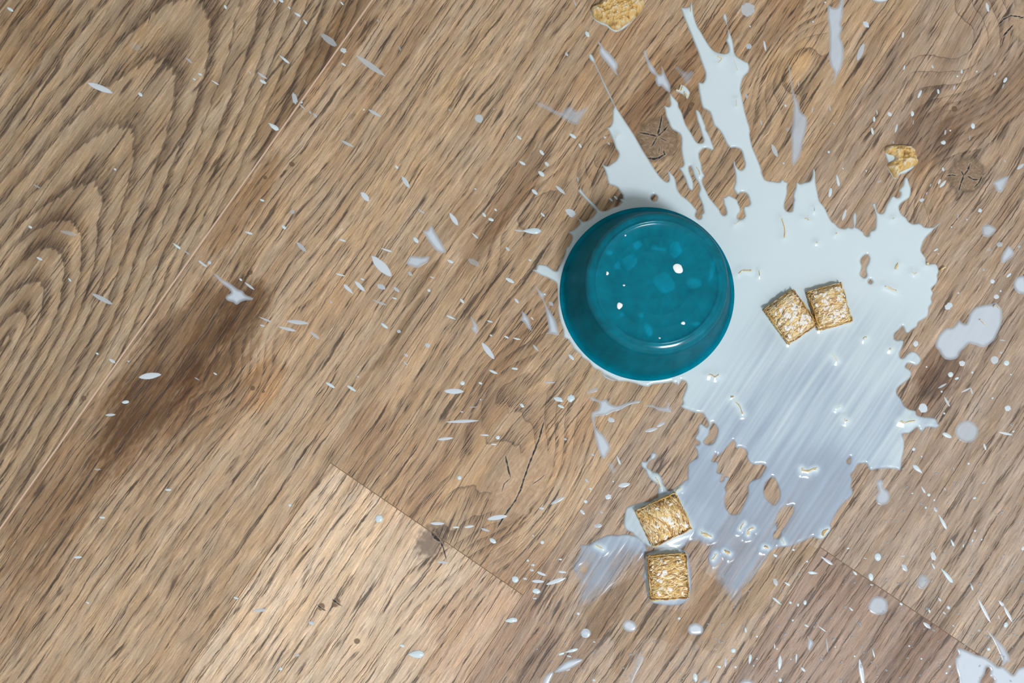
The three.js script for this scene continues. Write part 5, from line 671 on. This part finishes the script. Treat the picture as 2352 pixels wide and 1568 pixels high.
// the finest spray over the lower right: too many and too small to count
{
  seed = 4242;
  const dot = new THREE.SphereGeometry(1, 10, 6, 0, Math.PI * 2, 0, Math.PI / 2), n = 750, o = new THREE.InstancedMesh(dot, new THREE.MeshPhysicalMaterial({ name: 'fine milk spray', color: new THREE.Color().setRGB(0.5, 0.58, 0.64), transparent: true, opacity: 0.45, roughness: 0.05, ior: 1.35 }), n), m = new THREE.Matrix4(), q = new THREE.Quaternion(), up = new THREE.Vector3(0, 1, 0);
  for (let i = 0; i < n; i++) {
    let x, y; do { x = 1150 + 1200 * rnd(); y = 820 + 748 * rnd(); } while (rnd() > smooth(500, 1100, (x - 1150) * 0.35 + (y - 820) * 1.1 + 100 * noise(x / 90, y / 90)) || (x - 1486) ** 2 + (y - 674) ** 2 < 44000);
    const p = at(x, y), r = (0.8 + 2.2 * rnd() ** 3) * MM;
    q.setFromAxisAngle(up, rnd() * 6.28); m.compose(new THREE.Vector3(p.x, 0.00004, p.z), q, new THREE.Vector3(r * (1 + rnd() * 0.8), r * 0.75, r)); o.setMatrixAt(i, m);
  }
  o.name = 'milk_spray'; o.castShadow = o.receiveShadow = true; o.userData.kind = 'stuff'; tag(o, 'fine spray of tiny milk specks over the boards at the lower right', 'milk spray'); scene.add(o);
}
// labels: each drop by its look, the landmark it lies nearest to, the side it is on and its place among its like there
{
  const MARKS = [['the overturned bowl', 1485, 674, 205], ['the crumbled top biscuit', 1415, 30, 50], ['the cross-cracked knot', 1512, 316, 48], ['the small broken biscuit', 2070, 365, 38], ['the round knot at right', 2218, 403, 42], ['the biscuit pair', 1864, 712, 80], ['the askew biscuit', 1525, 1195, 50], ['the lowest biscuit', 1537, 1325, 50], ['the long-cracked knot', 1196, 1110, 70], ['the seam-cut knot', 992, 1240, 40],
    ['the oval milk splash', 2225, 760, 70], ['the corner milk pool', 2260, 1535, 70], ['the comet-shaped splash', 540, 670, 40], ['the stubby upright splash', 997, 549, 30], ['the twin tiny knots', 755, 1388, 26], ['the violet-white blot', 2016, 1390, 26], ['the long vertical splash', 1918, 90, 60], ['the L-shaped splash', 1385, 950, 60], ['the leaf-shaped drop', 1860, 1475, 20], ['the brown pin knot', 670, 378, 10], ['the seamside pin hole', 193, 914, 10], ['the large faint milk disc', 2220, 990, 28], ['the smeared grey patch', 1300, 260, 40], ['the top puddle arm', 1660, 160, 70], ['the dark slit at top left', 344, 43, 14]].map(([n, x, y, r]) => { const [fx, fy] = FU(x, y); return { n, x: fx, y: fy, r }; });
  const SIDES = ['right of', 'below right of', 'below', 'below left of', 'left of', 'above left of', 'above', 'above right of'], RANK = ['nearest', 'second nearest', 'third nearest', 'fourth nearest', 'fifth nearest', 'sixth nearest', 'seventh nearest', 'eighth nearest', 'ninth nearest', 'tenth nearest', 'eleventh nearest', 'twelfth nearest'];
  const sets = new Map();
  for (const d of DROPS) {
    let best = null, bd = 1e9; for (const m of MARKS) { const q = Math.hypot(d.f[0] - m.x, d.f[1] - m.y) - m.r; if (q < bd) { bd = q; best = m; } }
    d.dist = bd; d.side = SIDES[(Math.round(Math.atan2(d.f[1] - best.y, d.f[0] - best.x) / (Math.PI / 4)) + 8) % 8]; d.mark = best.n;
    const key = d.word + '|' + d.side + '|' + d.mark; if (!sets.has(key)) sets.set(key, []); sets.get(key).push(d);
  }
  for (const list of sets.values()) list.sort((a, b) => a.dist - b.dist).forEach((d, k) => tag(d.o, d.word + ' ' + d.side + ' ' + d.mark + (list.length > 1 ? ', ' + RANK[k] + '' : ''), d.cat, d.cat === 'crumb' ? 'wheat crumbs in the spilt milk' : 'milk drops spattered over the boards'));
}
renderer.render(scene, camera);
